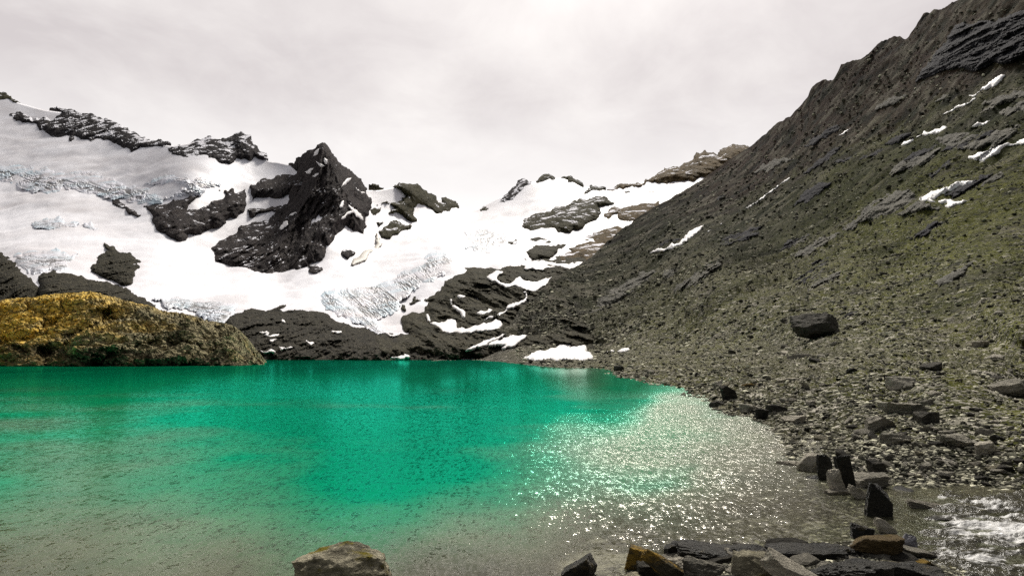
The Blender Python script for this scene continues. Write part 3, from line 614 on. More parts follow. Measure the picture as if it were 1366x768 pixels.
LEDGE = 'low bedrock ledges across the scree slope'
lr = np.random.default_rng(21)
n_l = 0
while n_l < 34:
    cx_, cy_ = lr.uniform(760, 1366), lr.uniform(120, 430)
    if cy_ < silf(cx_) + 40 or any(inside(np.array([[cx_, cy_]]), q)[0] for q in SNOWP): continue
    L_ = lr.uniform(12, 42); Hh_ = L_ * lr.uniform(.14, .26); an_ = R(-lr.uniform(14, 36)); pl = []
    for a_ in np.arange(0, 6.28, .5):
        x_ = L_ * math.cos(a_) * lr.uniform(.6, 1.15); y_ = Hh_ * math.sin(a_) * lr.uniform(.5, 1.3)
        pl.append((cx_ + x_ * math.cos(an_) - y_ * math.sin(an_), cy_ + x_ * math.sin(an_) + y_ * math.cos(an_)))
    if any(py_ < silf(px_) + 12 for px_, py_ in pl): continue
    dk = lr.random() < .45; n_l += 1
    rock(pl, 'low ' + ('dark' if dk else 'grey') + ' ledge of bedrock breaking through the scree slope', MR_DRIB if dk else MR_RIB, 2.2, 5, 2.2, 1 / 8, (1, 1, 1.4), hill_base, group=LEDGE, sink=1.5, thick=5, step=1.4, off=.3, name='rock_ledge', cat='rock ledge')

# ------------------------------------------------------------------ icefalls
IG = 'crevassed ice on the glacier'
def ice(poly, label, dirv, ln, deep=5, **kw):
    n = np.array(dirv, float); n /= np.linalg.norm(n)
    return body('icefall', poly, far_depth, MICE, label, 'icefall', IG, step=1.1, jag=.16, H=kw.get('H', 6), RR=14, rough=1.5, fr=1 / 30, sink=6, off=kw.get('off', 9), thick=18, smooth=False, crack=dict(dir=tuple(n), len=ln, deep=deep))
ice(T1((-60,480),(0,485),(60,480),(180,487),(260,500),(330,515),(400,515),(480,518),(560,550),(640,575),(720,590),(800,625),(860,650),(900,665),(850,690),(760,690),(690,685),(610,670),(560,660),(480,640),(420,620),(340,590),(330,610),(250,640),(180,635),(110,610),(80,585),(0,565),(-60,560)), 'long grey-blue broken ice band across the upper snowfield', (1, .25), (16, 4))
ice(T1((780,575),(880,530),(1000,540),(1100,560),(1190,580),(1180,600),(1100,630),(1000,650),(900,660),(960,615),(1000,600),(900,580)), 'thin fractured ice lip joining the dark cliff with a snow ledge', (1, .1), (14, 3.5))
ice(T3((740,395),(850,390),(1000,385),(1110,390),(1180,400),(1140,450),(1110,500),(1000,500),(960,460),(900,440),(800,425)), 'low icefall with level cracks just above the yellow headland', (1, .05), (22, 3.2), 3)
ice(T4((300,285),(240,265),(370,240),(430,215),(560,195),(660,190),(740,170),(800,120),(900,90),(920,40),(1000,25),(1100,45),(1180,60),(1080,95),(1040,125),(960,180),(860,230),(800,270),(770,330),(740,350),(680,375),(650,385),(700,455),(620,445),(540,405),(470,365),(380,335)), 'main glacier snout, a fan of striped crevassed ice reaching the moraine', (1, .75), (20, 3.2), 4)
ice([(617,308),(640,303),(658,303),(676,309),(690,322),(662,330),(656,335),(635,336),(620,330),(632,318)], 'pale crevassed patch on the open glacier below the snow saddle', (1, -.25), (14, 3), 4)

ice([(18, 340), (40, 333), (75, 330), (104, 338), (100, 352), (80, 362), (45, 366), (22, 356)], 'faint crevassed patch in the snow directly above the long low knoll', (1, .05), (16, 3), 3)
ice([(42, 297), (60, 291), (85, 292), (106, 297), (100, 303), (70, 305), (50, 304)], 'small grey streaky ice patch in the middle of the left snowfield', (1, .02), (14, 2.6), 3)
ice([(112, 297), (120, 295), (134, 308), (130, 310), (118, 304)], 'thin slanting ice scar right of the small grey streaky patch', (1, .8), (10, 2.6), 3)
body('dirt_band', Z(340, 160, 4.018, ((655,600),(672,632),(684,660),(652,702),(602,742),(545,768),(515,772),(560,730),(622,690),(655,658))), far_depth, MDIRT, 'curved brown dirt band in the snow at the right foot of the pyramid peak', 'dirt band', step=1.1, jag=.14, H=2, RR=5, sink=3, thick=6, smooth=True, off=9)

# ------------------------------------------------------------------ the ochre headland
hl = np.array([(-420, 372), (-120, 388), (-40, 398), (0, 402), (8, 399), (25, 398), (40, 396), (60, 393), (80, 392), (110, 390), (122, 389), (140, 393), (150, 396), (165, 400), (180, 404), (200, 408), (215, 414), (230, 417), (255, 420), (265, 423), (275, 428), (290, 430), (310, 434), (320, 441), (328, 450), (336, 461), (345, 470), (352, 481), (356, 492)], float)
def build_headland():
    cols = np.arange(-420, 356.5, 1.4); nr = 150; t = np.linspace(0, 1, nr)[:, None]
    top = np.interp(cols, hl[:, 0], hl[:, 1])[None]; bot = np.full_like(top, 493.0)
    PX = np.repeat(cols[None], nr, 0); PY = bot + (top - bot) * t
    # a sloping back broken into rounded masses of bedrock with clefts between them
    endx = np.interp(cols, [-420, 250, 356], [0, 0, 10])[None]
    D = 161.0 + 48 * t ** 1.05 + endx
    wx = PX + 26 * fbm(np.stack([PX / 34, PY / 20, PX * 0], -1), 5, .6); wy = PY + 15 * fbm(np.stack([PX / 34, PY / 20, PX * 0 + 9], -1), 5, .6)
    best = np.zeros_like(D); second = np.zeros_like(D)
    for cx_, cy_, rx_, ry_, tl_, h_ in ((22, 428, 46, 34, 8, 9), (66, 412, 42, 20, 0, 8), (122, 405, 44, 17, -6, 9), (168, 416, 40, 15, 8, 8), (96, 434, 52, 19, -14, 8), (48, 458, 50, 17, -8, 7), (148, 455, 74, 27, -12, 12), (214, 437, 52, 22, 12, 10), (262, 446, 44, 22, 16, 9),
        (306, 459, 38, 24, 30, 8), (205, 474, 88, 20, -3, 8), (292, 478, 58, 17, 8, 6), (14, 480, 58, 18, 4, 6), (104, 480, 56, 15, -4, 6), (332, 480, 24, 16, 25, 5), (-60, 425, 60, 40, 0, 9), (-70, 470, 70, 28, 0, 8), (-180, 430, 90, 45, 0, 10), (-320, 430, 110, 50, 0, 10)):
        a_ = R(tl_); dx = (wx - cx_) * math.cos(a_) + (wy - cy_) * math.sin(a_); dy = -(wx - cx_) * math.sin(a_) + (wy - cy_) * math.cos(a_)
        rr = (dx / rx_) ** 2 + (dy / ry_) ** 2
        b_ = 1.5 * h_ * np.clip(1 - rr ** 1.6, 0, 1) ** .6; second = np.maximum(second, np.minimum(best, b_)); best = np.maximum(best, b_)
    n_c = fbm(np.stack([PX / 18, PY / 12, PX * 0 + 4], -1), 3)
    cleft = np.exp(-((best - second) / 1.3) ** 2) * (best > .5)
    D = D + (.9 * cleft * (.5 + n_c) - best) * np.clip((1 - t) / .08, 0, 1)
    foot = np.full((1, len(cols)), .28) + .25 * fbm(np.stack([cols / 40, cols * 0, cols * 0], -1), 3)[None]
    up = t
    P = unproj(PX, PY, D); Q = P * np.array([1, 1, 1.3])
    Qs = np.stack([Q[..., 0] * .7 + Q[..., 2] * .5, Q[..., 1] * .7, Q[..., 2] - Q[..., 0] * .35], -1)
    r1 = ridged(np.stack([Qs[..., 0] / 26, Qs[..., 1] / 12, Qs[..., 2] / 6], -1), 4); r2 = ridged(np.stack([Qs[..., 0] / 7, Qs[..., 1] / 4, Qs[..., 2] / 2.0], -1), 4); r3 = fbm(Q / 1.1, 4); r4 = fbm(Q / .42, 2)
    edge = np.clip((1 - t) / .06, 0, 1)
    amp = edge * (.45 + .55 * sstep(0, .15, t))
    P[..., 2] += amp * ((r1 - .5) * 2.8 + (r2 - .5) * 1.5 + r3 * .36 + r4 * .16) * (.75 + .25 * up ** .3)
    P[..., 1] -= amp * ((r1 - .5) * 2.8 + (r2 - .5) * 1.5 + r3 * .36 + r4 * .12)
    P[..., 2] += (r3 * .5 + (r2 - .5) * .7) * (1 - edge)
    n = fbm(Q / 9, 4)
    och = np.clip(1.15 * sstep(300, 60, PX + (PY - 400) * 1.6) + n * .9 - .1, 0, 1)
    foot_cleft_shade = np.clip(np.maximum(sstep(1.0, .75, t / foot + n * .35 + fbm(Q / 2.5, 3) * .25), cleft * (.35 + 1.2 * n_c)), 0, 1)  # mask for shade painted into the rock colour at the foot and in clefts
    last = P[-1]; back = [P]
    for o_, dz in ((4, -1.5), (16, -8), (30, -24)):
        q = last + [0, o_, 0]; q[:, 2] = last[:, 2] + dz; back.append(q[None])
    PP = np.concatenate(back); oo = np.concatenate([och, np.repeat(och[-1:], 3, 0)]); bb = np.concatenate([foot_cleft_shade, np.repeat(foot_cleft_shade[-1:], 3, 0)])
    m = M('ochre worn rock'); p = m.pos(); ps = m.mapv(p, (1, 1, 1.8), (0, R(25), 0))
    n1 = m.noise(ps, .22, 8, .68); n2 = m.noise(ps, 1.1, 7, .72); n3 = m.noise(ps, 5, 5, .7)
    oc = m.mix(m.rng(n2, .38, .62), (.55, .33, .035), (.95, .68, .19)); gr = m.mix(m.rng(n2, .36, .66), (.05, .042, .022), (.48, .42, .25))
    f = m.math('MULTIPLY', m.attr('ochre'), m.rng(n1, .30, .52), clamp=True)
    c = m.mix(f, gr, oc); c = m.mix(m.rng(m.noise(ps, .6, 6, .7), .60, .68, 0, .8), c, (.045, .040, .024))
    vd = m.n('ShaderNodeTexVoronoi', feature='DISTANCE_TO_EDGE'); vv_ = m.n('ShaderNodeVectorMath', operation='ADD'); m.l(m.mapv(p, (1, 1, 1.3), (0, R(20), 0)), vv_.inputs[0])
    tn = m.n('ShaderNodeTexNoise'); m.l(p, tn.inputs[0]); tn.inputs['Scale'].default_value = .9; tn.inputs['Detail'].default_value = 4; tsc = m.n('ShaderNodeVectorMath', operation='SCALE'); m.l(tn.outputs['Color'], tsc.inputs[0]); tsc.inputs['Scale'].default_value = 1.6; m.l(tsc.outputs[0], vv_.inputs[1])
    m.l(vv_.outputs[0], vd.inputs['Vector']); vd.inputs['Scale'].default_value = .55
    c = m.mix(m.rng(vd.outputs['Distance'], .09, .02, 0, .85), c, (.02, .016, .010))
    c = m.mix(m.math('MULTIPLY', m.attr('foot_cleft_shade'), .75), c, m.mix(m.rng(n2, .5, .68), (.026, .021, .014), (.26, .22, .13)))  # darker tone stands in for shade on the foot and in the clefts
    c = m.mix(1.0, c, m.math('MULTIPLY_ADD', n3, 1.5, .25), 'MULTIPLY')
    m.bsdf(c, .9, m.bump(m.math('ADD', m.math('MULTIPLY', m.rng(vd.outputs['Distance'], 0, .15), .8), m.math('ADD', n2, m.math('MULTIPLY', n3, .5))), .8, .3), .03)
    o = mesh_np('rock_headland', PP.reshape(-1, 3), grid_faces(*PP.shape[:2]), m.m, False, {'ochre': oo.ravel(), 'foot_cleft_shade': bb.ravel()})
    tag(o, 'ochre yellow craggy rock headland with a shadowed foot, jutting into the lake', 'headland')
build_headland()

# ------------------------------------------------------------------ lake
sh_c = [(0,500,0),(0,540,.1),(60,580,.28),(40,620,.32),(0,650,.30),(100,700,.66),(200,650,.32),(200,600,.22),(300,590,.05),(300,680,.3),(300,740,.85),(400,720,.5),(450,650,.0),(500,560,0),(550,690,.25),(560,750,.9),(650,740,.8),(680,690,.33),(650,630,.08),(620,560,.05),(760,560,.10),(850,560,.22),(900,600,.28),(1000,600,.7),(1000,650,.85),(1100,640,.95),(850,650,.28),(850,700,.8),(950,700,.9),(1050,700,1),(750,740,.9),(0,768,.95),(200,768,.95),(900,530,.3),(820,505,.1),(765,497,.42),(745,516,.1),(700,505,0),(300,490,0),(500,490,0),(130,515,.0),(930,530,.5),(400,850,1),(1000,850,1),(-300,600,.5),(-300,500,0),(700,580,.1),(380,600,0),(1200,600,1)]  # shallows, plus a spot off the snow bank raised to whiten its reflection
rp_c = [(850,570,.92),(950,600,.9),(750,555,.62),(1000,570,1),(900,650,.74),(1000,680,.62),(600,600,.42),(400,600,.42),(200,600,.3),(100,700,.35),(600,720,.4),(300,720,.5),(800,700,.48),(0,530,.18),(300,535,.25),(600,535,.28),(600,508,.04),(740,505,.02),(200,508,.05),(850,512,.10),(1100,620,.6),(700,525,.2),(780,535,.45),(880,535,.9),(950,545,.9),(700,484,.02),(0,484,.02),(350,484,.02),(700,640,.5)]
sh_t = TPS([c[:2] for c in sh_c], [c[2] for c in sh_c], 1e-3); rp_t = TPS([c[:2] for c in rp_c], [c[2] for c in rp_c], 1e-3)
def build_lake():
    rows = np.concatenate([np.linspace(478.9, 484, 12), np.linspace(485, 520, 30), np.linspace(522, 780, 90), np.linspace(790, 1050, 12)])
    cols = np.concatenate([np.linspace(-900, -20, 30), np.linspace(0, 1380, 240), np.linspace(1400, 2000, 20)])
    PX, PY = np.meshgrid(cols, rows); P = unproj(PX, PY, d_at_z(PY, 0.0)); P[..., 2] = 0
    n = fbm(P / 9, 4); n2 = fbm(P * np.array([1, .5, 1]) / 3.5 + 40, 3)
    s = np.clip(sh_t(np.clip(PX, -300, 1250), np.clip(PY, 478, 850)) + n * .42 * sstep(500, 560, PY) + n2 * .18 * sstep(520, 600, PY), 0, 1)
    r = np.clip(rp_t(np.clip(PX, -100, 1250), np.clip(PY, 478, 780)) + n * .22 * sstep(505, 540, PY), .015, 1)
    m = M('glacial lake water'); p = m.pos()
    sh, rp = m.attr('shallow_reflection'), m.attr('ripple')
    deepc = m.mix(m.rng(m.noise(m.mapv(p, (1, .35, 1)), .03, 4, .6), .35, .65), (.0, .15, .066), (.0, .30, .122))
    silt = m.mix(m.rng(m.noise(p, .3, 5, .65), .35, .65), (.085, .074, .044), (.25, .21, .145))
    deepc = m.mix(m.math('MULTIPLY', sh, .9), deepc, silt)
    # wave slopes, straight from three scales of noise stretched along the crests
    acc = None
    for vec, sc_, am in ((m.mapv(p, (.8, 1.5, 1), (0, 0, R(-26))), 2.2, .30), (m.mapv(p, (.8, 1.5, 1), (0, 0, R(-20))), 9.0, .75), (m.mapv(p, (1, 1.2, 1), (0, 0, R(12))), 28, .9), (m.mapv(p, (1, .22, 1), (0, 0, R(-4))), 13.0, .85)):
        t_ = m.n('ShaderNodeTexNoise'); m.l(vec, t_.inputs[0]); t_.inputs['Scale'].default_value = sc_; t_.inputs['Detail'].default_value = 2.0; t_.inputs['Distortion'].default_value = .5
        sb = m.n('ShaderNodeVectorMath', operation='SUBTRACT'); m.l(t_.outputs['Color'], sb.inputs[0]); sb.inputs[1].default_value = (.5, .5, .5)
        sl = m.n('ShaderNodeVectorMath', operation='MULTIPLY'); m.l(sb.outputs[0], sl.inputs[0]); sl.inputs[1].default_value = (am * .8, am * 1.3, 0)
        if acc is None: acc = sl.outputs[0]
        else:
            ad = m.n('ShaderNodeVectorMath', operation='ADD'); m.l(acc, ad.inputs[0]); m.l(sl.outputs[0], ad.inputs[1]); acc = ad.outputs[0]
    def normal(k):
        a = m.n('ShaderNodeVectorMath', operation='SCALE'); m.l(acc, a.inputs[0]); m.set(a.inputs['Scale'], k)
        b = m.n('ShaderNodeVectorMath', operation='ADD'); m.l(a.outputs[0], b.inputs[0]); b.inputs[1].default_value = (0, 0, 1)
        c = m.n('ShaderNodeVectorMath', operation='NORMALIZE'); m.l(b.outputs[0], c.inputs[0]); return c.outputs[0]
    nr = normal(m.math('MULTIPLY', m.math('POWER', rp, 1.35), 1.9))
    dif = m.n('ShaderNodeBsdfDiffuse'); m.l(deepc, dif.inputs[0]); m.l(normal(m.math('MULTIPLY', rp, .5)), dif.inputs['Normal'])
    tr = m.n('ShaderNodeBsdfTransparent'); m.set(tr.inputs[0], (.86, .88, .80))
    mx = m.n('ShaderNodeMixShader'); m.set(mx.inputs[0], m.math('MULTIPLY', m.math('POWER', sh, 1.6), .78)); m.l(dif.outputs[0], mx.inputs[1]); m.l(tr.outputs[0], mx.inputs[2])
    gl = m.n('ShaderNodeBsdfGlossy'); m.set(gl.inputs['Color'], m.mix(m.math('MAXIMUM', m.rng(sh, .05, .6), m.rng(rp, .55, .95)), (.03, .72, .52), (.82, .79, .73))); m.l(nr, gl.inputs['Normal']); m.set(gl.inputs['Roughness'], m.rng(rp, .2, .9, .08, .21))
    fr = m.n('ShaderNodeFresnel'); fr.inputs['IOR'].default_value = 1.33; m.l(nr, fr.inputs['Normal'])
    ff = m.math('MULTIPLY', fr.outputs[0], m.rng(rp, .05, .9, .95, 1.0), clamp=True)
    m2 = m.n('ShaderNodeMixShader'); m.l(ff, m2.inputs[0]); m.l(mx.outputs[0], m2.inputs[1]); m.l(gl.outputs[0], m2.inputs[2])
    m.l(m2.outputs[0], m.out.inputs[0])
    tag(mesh_np('lake', P.reshape(-1, 3), grid_faces(*P.shape[:2])[:, ::-1], m.m, True, {'shallow_reflection': s.ravel(), 'ripple': r.ravel()}), kind='structure')
    # bed of silt and stones under the water
    gx, gy = np.meshgrid(np.linspace(-330, 30, 120), np.r_[np.linspace(-12, 60, 120), np.linspace(62, 170, 40)])
    B = np.stack([gx, gy, np.zeros_like(gx)], -1)
    B[..., 2] = -1.0 + fbm(B / 6, 3) * .35 - .004 * np.clip(gy - 10, 0, 300)
    mb = M('lake bed silt'); q = mb.pos(); a = mb.noise(q, .35, 6, .65); b = mb.noise(q, 2.2, 6, .7); vv = mb.voro(q, 2.6)
    sp = mb.n('ShaderNodeSeparateColor'); mb.l(vv.outputs['Color'], sp.inputs[0])
    c = mb.mix(mb.rng(a, .36, .64), (.20, .18, .125), (.50, .455, .34)); c = mb.mix(mb.rng(b, .5, .66), c, (.13, .12, .09))
    c = mb.mix(mb.math('MULTIPLY', mb.rng(sp.outputs[0], .55, .6), mb.rng(vv.outputs['Distance'], .45, .3), clamp=True), c, mb.mix(sp.outputs[1], (.07, .065, .05), (.55, .52, .42)))
    mb.bsdf(c, .9, mb.bump(b, .5, .2))
    tag(mesh_np('lake_bed', B.reshape(-1, 3), grid_faces(*B.shape[:2]), mb.m), kind='structure')
build_lake()

# ------------------------------------------------------------------ stream with white water
def build_stream():
    cols = np.linspace(1120, 1560, 330); rows = np.linspace(640, 800, 150)
    PX, PY = np.meshgrid(cols, rows); P = unproj(PX, PY, d_at_z(PY, 0.015)); P[..., 2] = .015
    q = P * np.array([.6, 1.6, 1]); flow = sstep(1150, 1290, PX)
    P[..., 2] += flow * (fbm(q / .7, 4) * .16 + (ridged(q / .35, 3) - .5) * .08 + (ridged(q / .16, 2) - .5) * .02)
    inz = sstep(646, 662, PY) * sstep(800, 775, PY - 0) * flow
    P[..., 2] -= (1 - inz) * .10
    slope = PY - (PX - 1290) * .10
    core = np.exp(-((slope - 702) / 24) ** 2) * sstep(1190, 1285, PX)
    core2 = np.exp(-((slope - 742) / 16) ** 2) * sstep(1200, 1290, PX) * .75
    band = np.exp(-((slope - 668) / 9) ** 2) * .6 * sstep(1150, 1200, PX)
    qs = np.stack([P[..., 0] * .45 + P[..., 1] * .25, P[..., 1] * 1.5 - P[..., 0] * .12, P[..., 2] * 0], -1)
    nz = fbm(qs / .30 + 7, 5, .62); rz = ridged(qs / .16 + 3, 3) - .5
    foam = np.clip((core + core2 + band) * .95 + nz * 1.0 + rz * .8 - .52, 0, 1)
    m = M('stream water'); p = m.pos(); fo = m.attr('foam')
    fine = m.noise(m.mapv(p, (1, 2, 1)), 9, 5, .7)
    f = m.rng(m.math('ADD', fo, m.math('MULTIPLY', m.math('SUBTRACT', fine, .5), .9)), .15, .85)
    h = m.math('ADD', m.noise(m.mapv(p, (1, 2.4, 1)), 5, 4, .65), m.math('MULTIPLY', m.noise(p, 22, 3, .6), .35))
    nr = m.bump(h, .6, .08)
    b = m.n('ShaderNodeBsdfPrincipled'); m.set(b.inputs['Base Color'], m.mix(f, (.042, .038, .022), (.66, .655, .64))); m.set(b.inputs['Roughness'], m.rng(f, 0, 1, .22, .7)); m.l(nr, b.inputs['Normal'])
    tr = m.n('ShaderNodeBsdfTransparent'); m.set(tr.inputs[0], (.72, .70, .58))
    mx = m.n('ShaderNodeMixShader'); m.set(mx.inputs[0], m.rng(f, 0, .4, .5, 1.0)); m.l(tr.outputs[0], mx.inputs[1]); m.l(b.outputs[0], mx.inputs[2])
    m.l(mx.outputs[0], m.out.inputs[0])
    tag(mesh_np('stream', P.reshape(-1, 3), grid_faces(*P.shape[:2])[:, ::-1], m.m, True, {'foam': foam.ravel()}), kind='structure')
build_stream()

# ------------------------------------------------------------------ boulders
import bmesh
def rock_mesh(seed, subdiv=4, planes=14, rough=.05, flat=0.0):
    r = np.random.default_rng(seed)
    bm = bmesh.new(); bmesh.ops.create_icosphere(bm, subdivisions=subdiv, radius=1)
    V = np.array([v.co[:] for v in bm.verts]); Fc = np.array([[v.index for v in f.verts] for f in bm.faces]); bm.free()
    N = r.normal(size=(planes, 3)); N /= np.linalg.norm(N, axis=1)[:, None]
    N = np.vstack([N, np.eye(3), -np.eye(3)]); off = np.r_[r.uniform(.62, .95, planes), np.full(6, .92)]
    dots = V @ N.T; rad = np.where(dots > 1e-3, off / np.maximum(dots, 1e-3), 9).min(1)
    P = V * rad[:, None]
    q = P * np.array([1, 1, 1 + flat]) + seed * 1.7
    P = P * (1 + rough * (ridged(q * 1.3, 4) - .6) + rough * .6 * fbm(q * 4, 4))[:, None]
    if flat: P[:, 2] += flat * .05 * np.round(fbm(q * 1.2, 2) * 4)
    lo, hi = P.min(0), P.max(0); P = (P - (lo + hi) / 2) / (hi - lo) * 2       # fit to the unit box
    return P, Fc
_mat_of = {'dark': MB_DARK, 'grey': MB_GREY, 'pale': MB_PALE, 'ochre': MB_OCHRE, 'moss': MB_MOSS, 'rust': MB_RUST, 'blue': MB_BLUE, 'wet': MB_WET}
def ground(px, py):
    P = hill_at(np.array([float(px)]), np.array([float(py)]))[0]
    dl = d_at_z(py, 0.0) if py > HY + 3 else 1e9
    if P[2] < -.25:                                # the bed is deep here: the stone breaks the water surface
        P = unproj(np.array([float(px)]), np.array([float(py)]), np.array([dl]))[0]; P[2] = -.1
    return P
def boulder(px, py, w, h, mat, label, roll=0, yaw=None, dr=.8, sink=.22, sub=5, rough=.12, name='boulder', cat='boulder', group='boulders along the bank', dist=None, planes=12, flat=.0, seed=0):
    sd = int(px * 7 + py * 3 + seed); r = np.random.default_rng(sd)
    G = ground(px, py) if dist is None else unproj(np.array([float(px)]), np.array([float(py)]), np.array([float(dist)]))[0]
    d = G[1] * CP + (G[2] - HC) * SP
    W = w * d / F; Hh = h * d / F * (1 + sink)
    V, Fc = rock_mesh(sd, sub, planes, rough, flat)
    V = V * np.array([W / 2, W / 2 * dr, Hh / 2])
    a = R(roll); c_, s_ = math.cos(a), math.sin(a)
    V = np.stack([V[:, 0] * c_ + V[:, 2] * s_, V[:, 1], -V[:, 0] * s_ + V[:, 2] * c_], -1)
    y = r.uniform(-.3, .3) if yaw is None else R(yaw); c_, s_ = math.cos(y), math.sin(y)
    V = np.stack([V[:, 0] * c_ - V[:, 1] * s_, V[:, 0] * s_ + V[:, 1] * c_, V[:, 2]], -1)
    V[:, 2] -= V[:, 2].min(); ext = V[:, 2].max()
    o = mesh_np(name, V, Fc, _mat_of[mat], False)
    o.location = (G[0], G[1], G[2] - ext * sink); tag(o, label, cat, group); return o
B = boulder
B(1087, 450, 58, 34, 'dark', 'huge squared dark boulder alone on the scree slope, lit on its upper edge', sink=.14, planes=9, rough=.13, seed=11, yaw=-12, flat=.5)
B(1066, 478, 32, 6, 'pale', 'pale curved slab lying below the huge squared boulder', dr=.5, flat=1)
B(1242, 494, 31, 13, 'dark', 'rounded black boulder on the mossy flat')
B(1201, 521, 36, 20, 'grey', 'tent-shaped boulder with a dark front, above the layered slab', planes=6)
B(1212, 551, 66, 17, 'grey', 'long layered flat slab in two shelves on the moss', dr=.6, flat=1.5, sink=.3)
B(1352, 528, 58, 23, 'grey', 'big flat-topped boulder cut by the right picture edge', flat=1)
B(1172, 573, 42, 18, 'pale', 'tilted pale slab left of the dark wedge stone', roll=-14, dr=.6, flat=1)
B(1236, 565, 26, 17, 'dark', 'small dark wedge stone behind the layered slab end', planes=6)
B(1193, 591, 42, 15, 'grey', 'flat pale-topped stone below the tilted pale slab', flat=1)
B(1276, 594, 42, 16, 'grey', 'broad dark-fronted stone with a pale top on the gravel flat', flat=1)
B(1060, 562, 30, 9, 'pale', 'oval pale slab at the water edge of the little cove', flat=1)
B(1311, 462, 24, 8, 'pale', 'bright flat stone high on the mossy bank', flat=1)
B(1050, 509, 30, 5, 'pale', 'narrow pale stone bar lying level on the gravel', dr=.3, roll=-6)
B(1075, 520, 20, 5, 'pale', 'narrow pale stone bar pointing down from the level bar', dr=.3, roll=45)
B(1314, 605, 24, 18, 'pale', 'smooth rounded pale stone near the stream bank', planes=24)
B(970, 533, 20, 21, 'dark', 'pointed black stone leaning at the lake edge', roll=-25, planes=6)
B(957, 541, 22, 9, 'dark', 'flat black stone in the water beside the pointed one')
B(1000, 549, 26, 11, 'grey', 'pale-topped stone on the shoreline right of the pointed black one')
B(1017, 558, 18, 14, 'dark', 'small dark angular stone between two pale shoreline stones')
B(1036, 551, 24, 12, 'dark', 'dark stone pair member set back behind the oval pale slab')
B(1002, 516, 26, 5, 'ochre', 'slim orange-stained stone on the bank above the pointed black one', dr=.3)
B(1055, 624, 32, 11, 'pale', 'pale low stone at the outer tip of the outlet sill', flat=1)
B(1080, 630, 34, 26, 'pale', 'bleached pale boulder beside the leaning black slab', planes=18)
B(1101, 640, 22, 34, 'wet', 'leaning upright black slab on the outlet sill, nearest the pale boulder', roll=8, planes=7, dr=.5)
B(1129, 652, 20, 48, 'wet', 'tallest upright black slab of the outlet sill', roll=-10, planes=7, dr=.5)
B(1088, 643, 24, 10, 'wet', 'low black wedge in the water under the leaning slab')
B(1116, 658, 20, 34, 'pale', 'pale smooth stone squeezed between the two upright slabs', roll=-16, planes=18)
B(1158, 648, 44, 20, 'grey', 'flat pale brown slab right of the tallest upright slab', flat=1)
B(1169, 628, 20, 16, 'dark', 'small dark pointed stone behind the flat pale brown slab', planes=6)
B(1171, 693, 36, 50, 'wet', 'largest upright black slab, two-faced with a pale edge, in the outlet', planes=7, dr=.6, roll=4)
B(1150, 668, 40, 12, 'pale', 'sloping pale stone leading to the largest upright slab', roll=28, dr=.4, planes=20)
B(1117, 660, 36, 8, 'pale', 'pale stone awash below the tallest upright slab', dr=.6)
B(1245, 684, 68, 14, 'pale', 'long pale slab half drowned in the stream', roll=10, dr=.4, flat=1)
B(1248, 700, 34, 12, 'wet', 'dark stone in the white water below the long pale slab')
B(1180, 714, 34, 16, 'pale', 'pale sloping stone above the ochre brown boulder', roll=35, dr=.4, planes=18)
B(1148, 717, 34, 20, 'wet', 'black stone behind the ochre brown boulder')
B(1168, 740, 66, 28, 'rust', 'ochre brown boulder with a fractured top at the stream mouth', sink=.2)
B(1211, 732, 24, 22, 'blue', 'smooth bluish grey stone beside the ochre brown boulder', planes=26, roll=35)
B(775, 778, 46, 28, 'wet', 'black wedge stone standing in the shallows, apart from the bank', roll=-32, planes=7)
B(857, 760, 42, 30, 'ochre', 'dark block with an orange lichen top at the tip of the near bank', roll=14, planes=8)
B(898, 744, 24, 22, 'wet', 'black triangular stone at the near bank edge', planes=6)
B(903, 762, 40, 20, 'pale', 'pale ribbed stone just below the black triangular one', flat=1)
B(890, 778, 80, 20, 'ochre', 'long yellow-streaked slab slanting down out of the picture', roll=34, dr=.4, flat=1, yaw=0)
B(868, 776, 36, 26, 'dark', 'dark stone in front of the orange-topped block', planes=8)
B(848, 782, 30, 18, 'moss', 'yellow mossy stone at the lower picture edge left of the dark one')
B(940, 774, 62, 32, 'grey', 'broad grey slab in the middle of the near bank', flat=1)
B(965, 745, 120, 18, 'wet', 'wide wet black ledge behind the near bank stones', dr=.5, flat=2, sink=.3)
B(1090, 742, 150, 18, 'wet', 'wet black layered ledge running to the ochre brown boulder', dr=.4, flat=2, sink=.3)
B(1003, 780, 58, 42, 'moss', 'mossy olive boulder beside the long pale slab')
B(1016, 752, 34, 14, 'rust', 'small brown capstone resting behind the mossy olive boulder', planes=7)
B(1074, 792, 110, 26, 'pale', 'long smooth pale slab slanting down at the lower edge', roll=30, dr=.4, yaw=0, planes=9, rough=.04)
B(970, 786, 40, 20, 'dark', 'dark stone at the lower edge between grey slab and mossy boulder')
B(1140, 772, 110, 24, 'wet', 'wet black slab under the ochre brown boulder', dr=.5, flat=2)
B(1210, 768, 90, 18, 'wet', 'low wet black slab reaching into the stream', dr=.5, flat=2)
B(1260, 790, 90, 22, 'wet', 'black slab at the lower edge washed by the stream', dr=.5, flat=2)
B(1232, 757, 26, 12, 'ochre', 'small orange-stained stone at the edge of the white water')
B(1013, 723, 26, 8, 'wet', 'small black stone in the water behind the wide wet ledge')
B(456, 790, 140, 62, 'moss', 'big rounded lichen-covered boulder in the shallows at the lower edge', dist=8.9, sub=5, planes=26, rough=.14, flat=.4, yaw=8, seed=3)

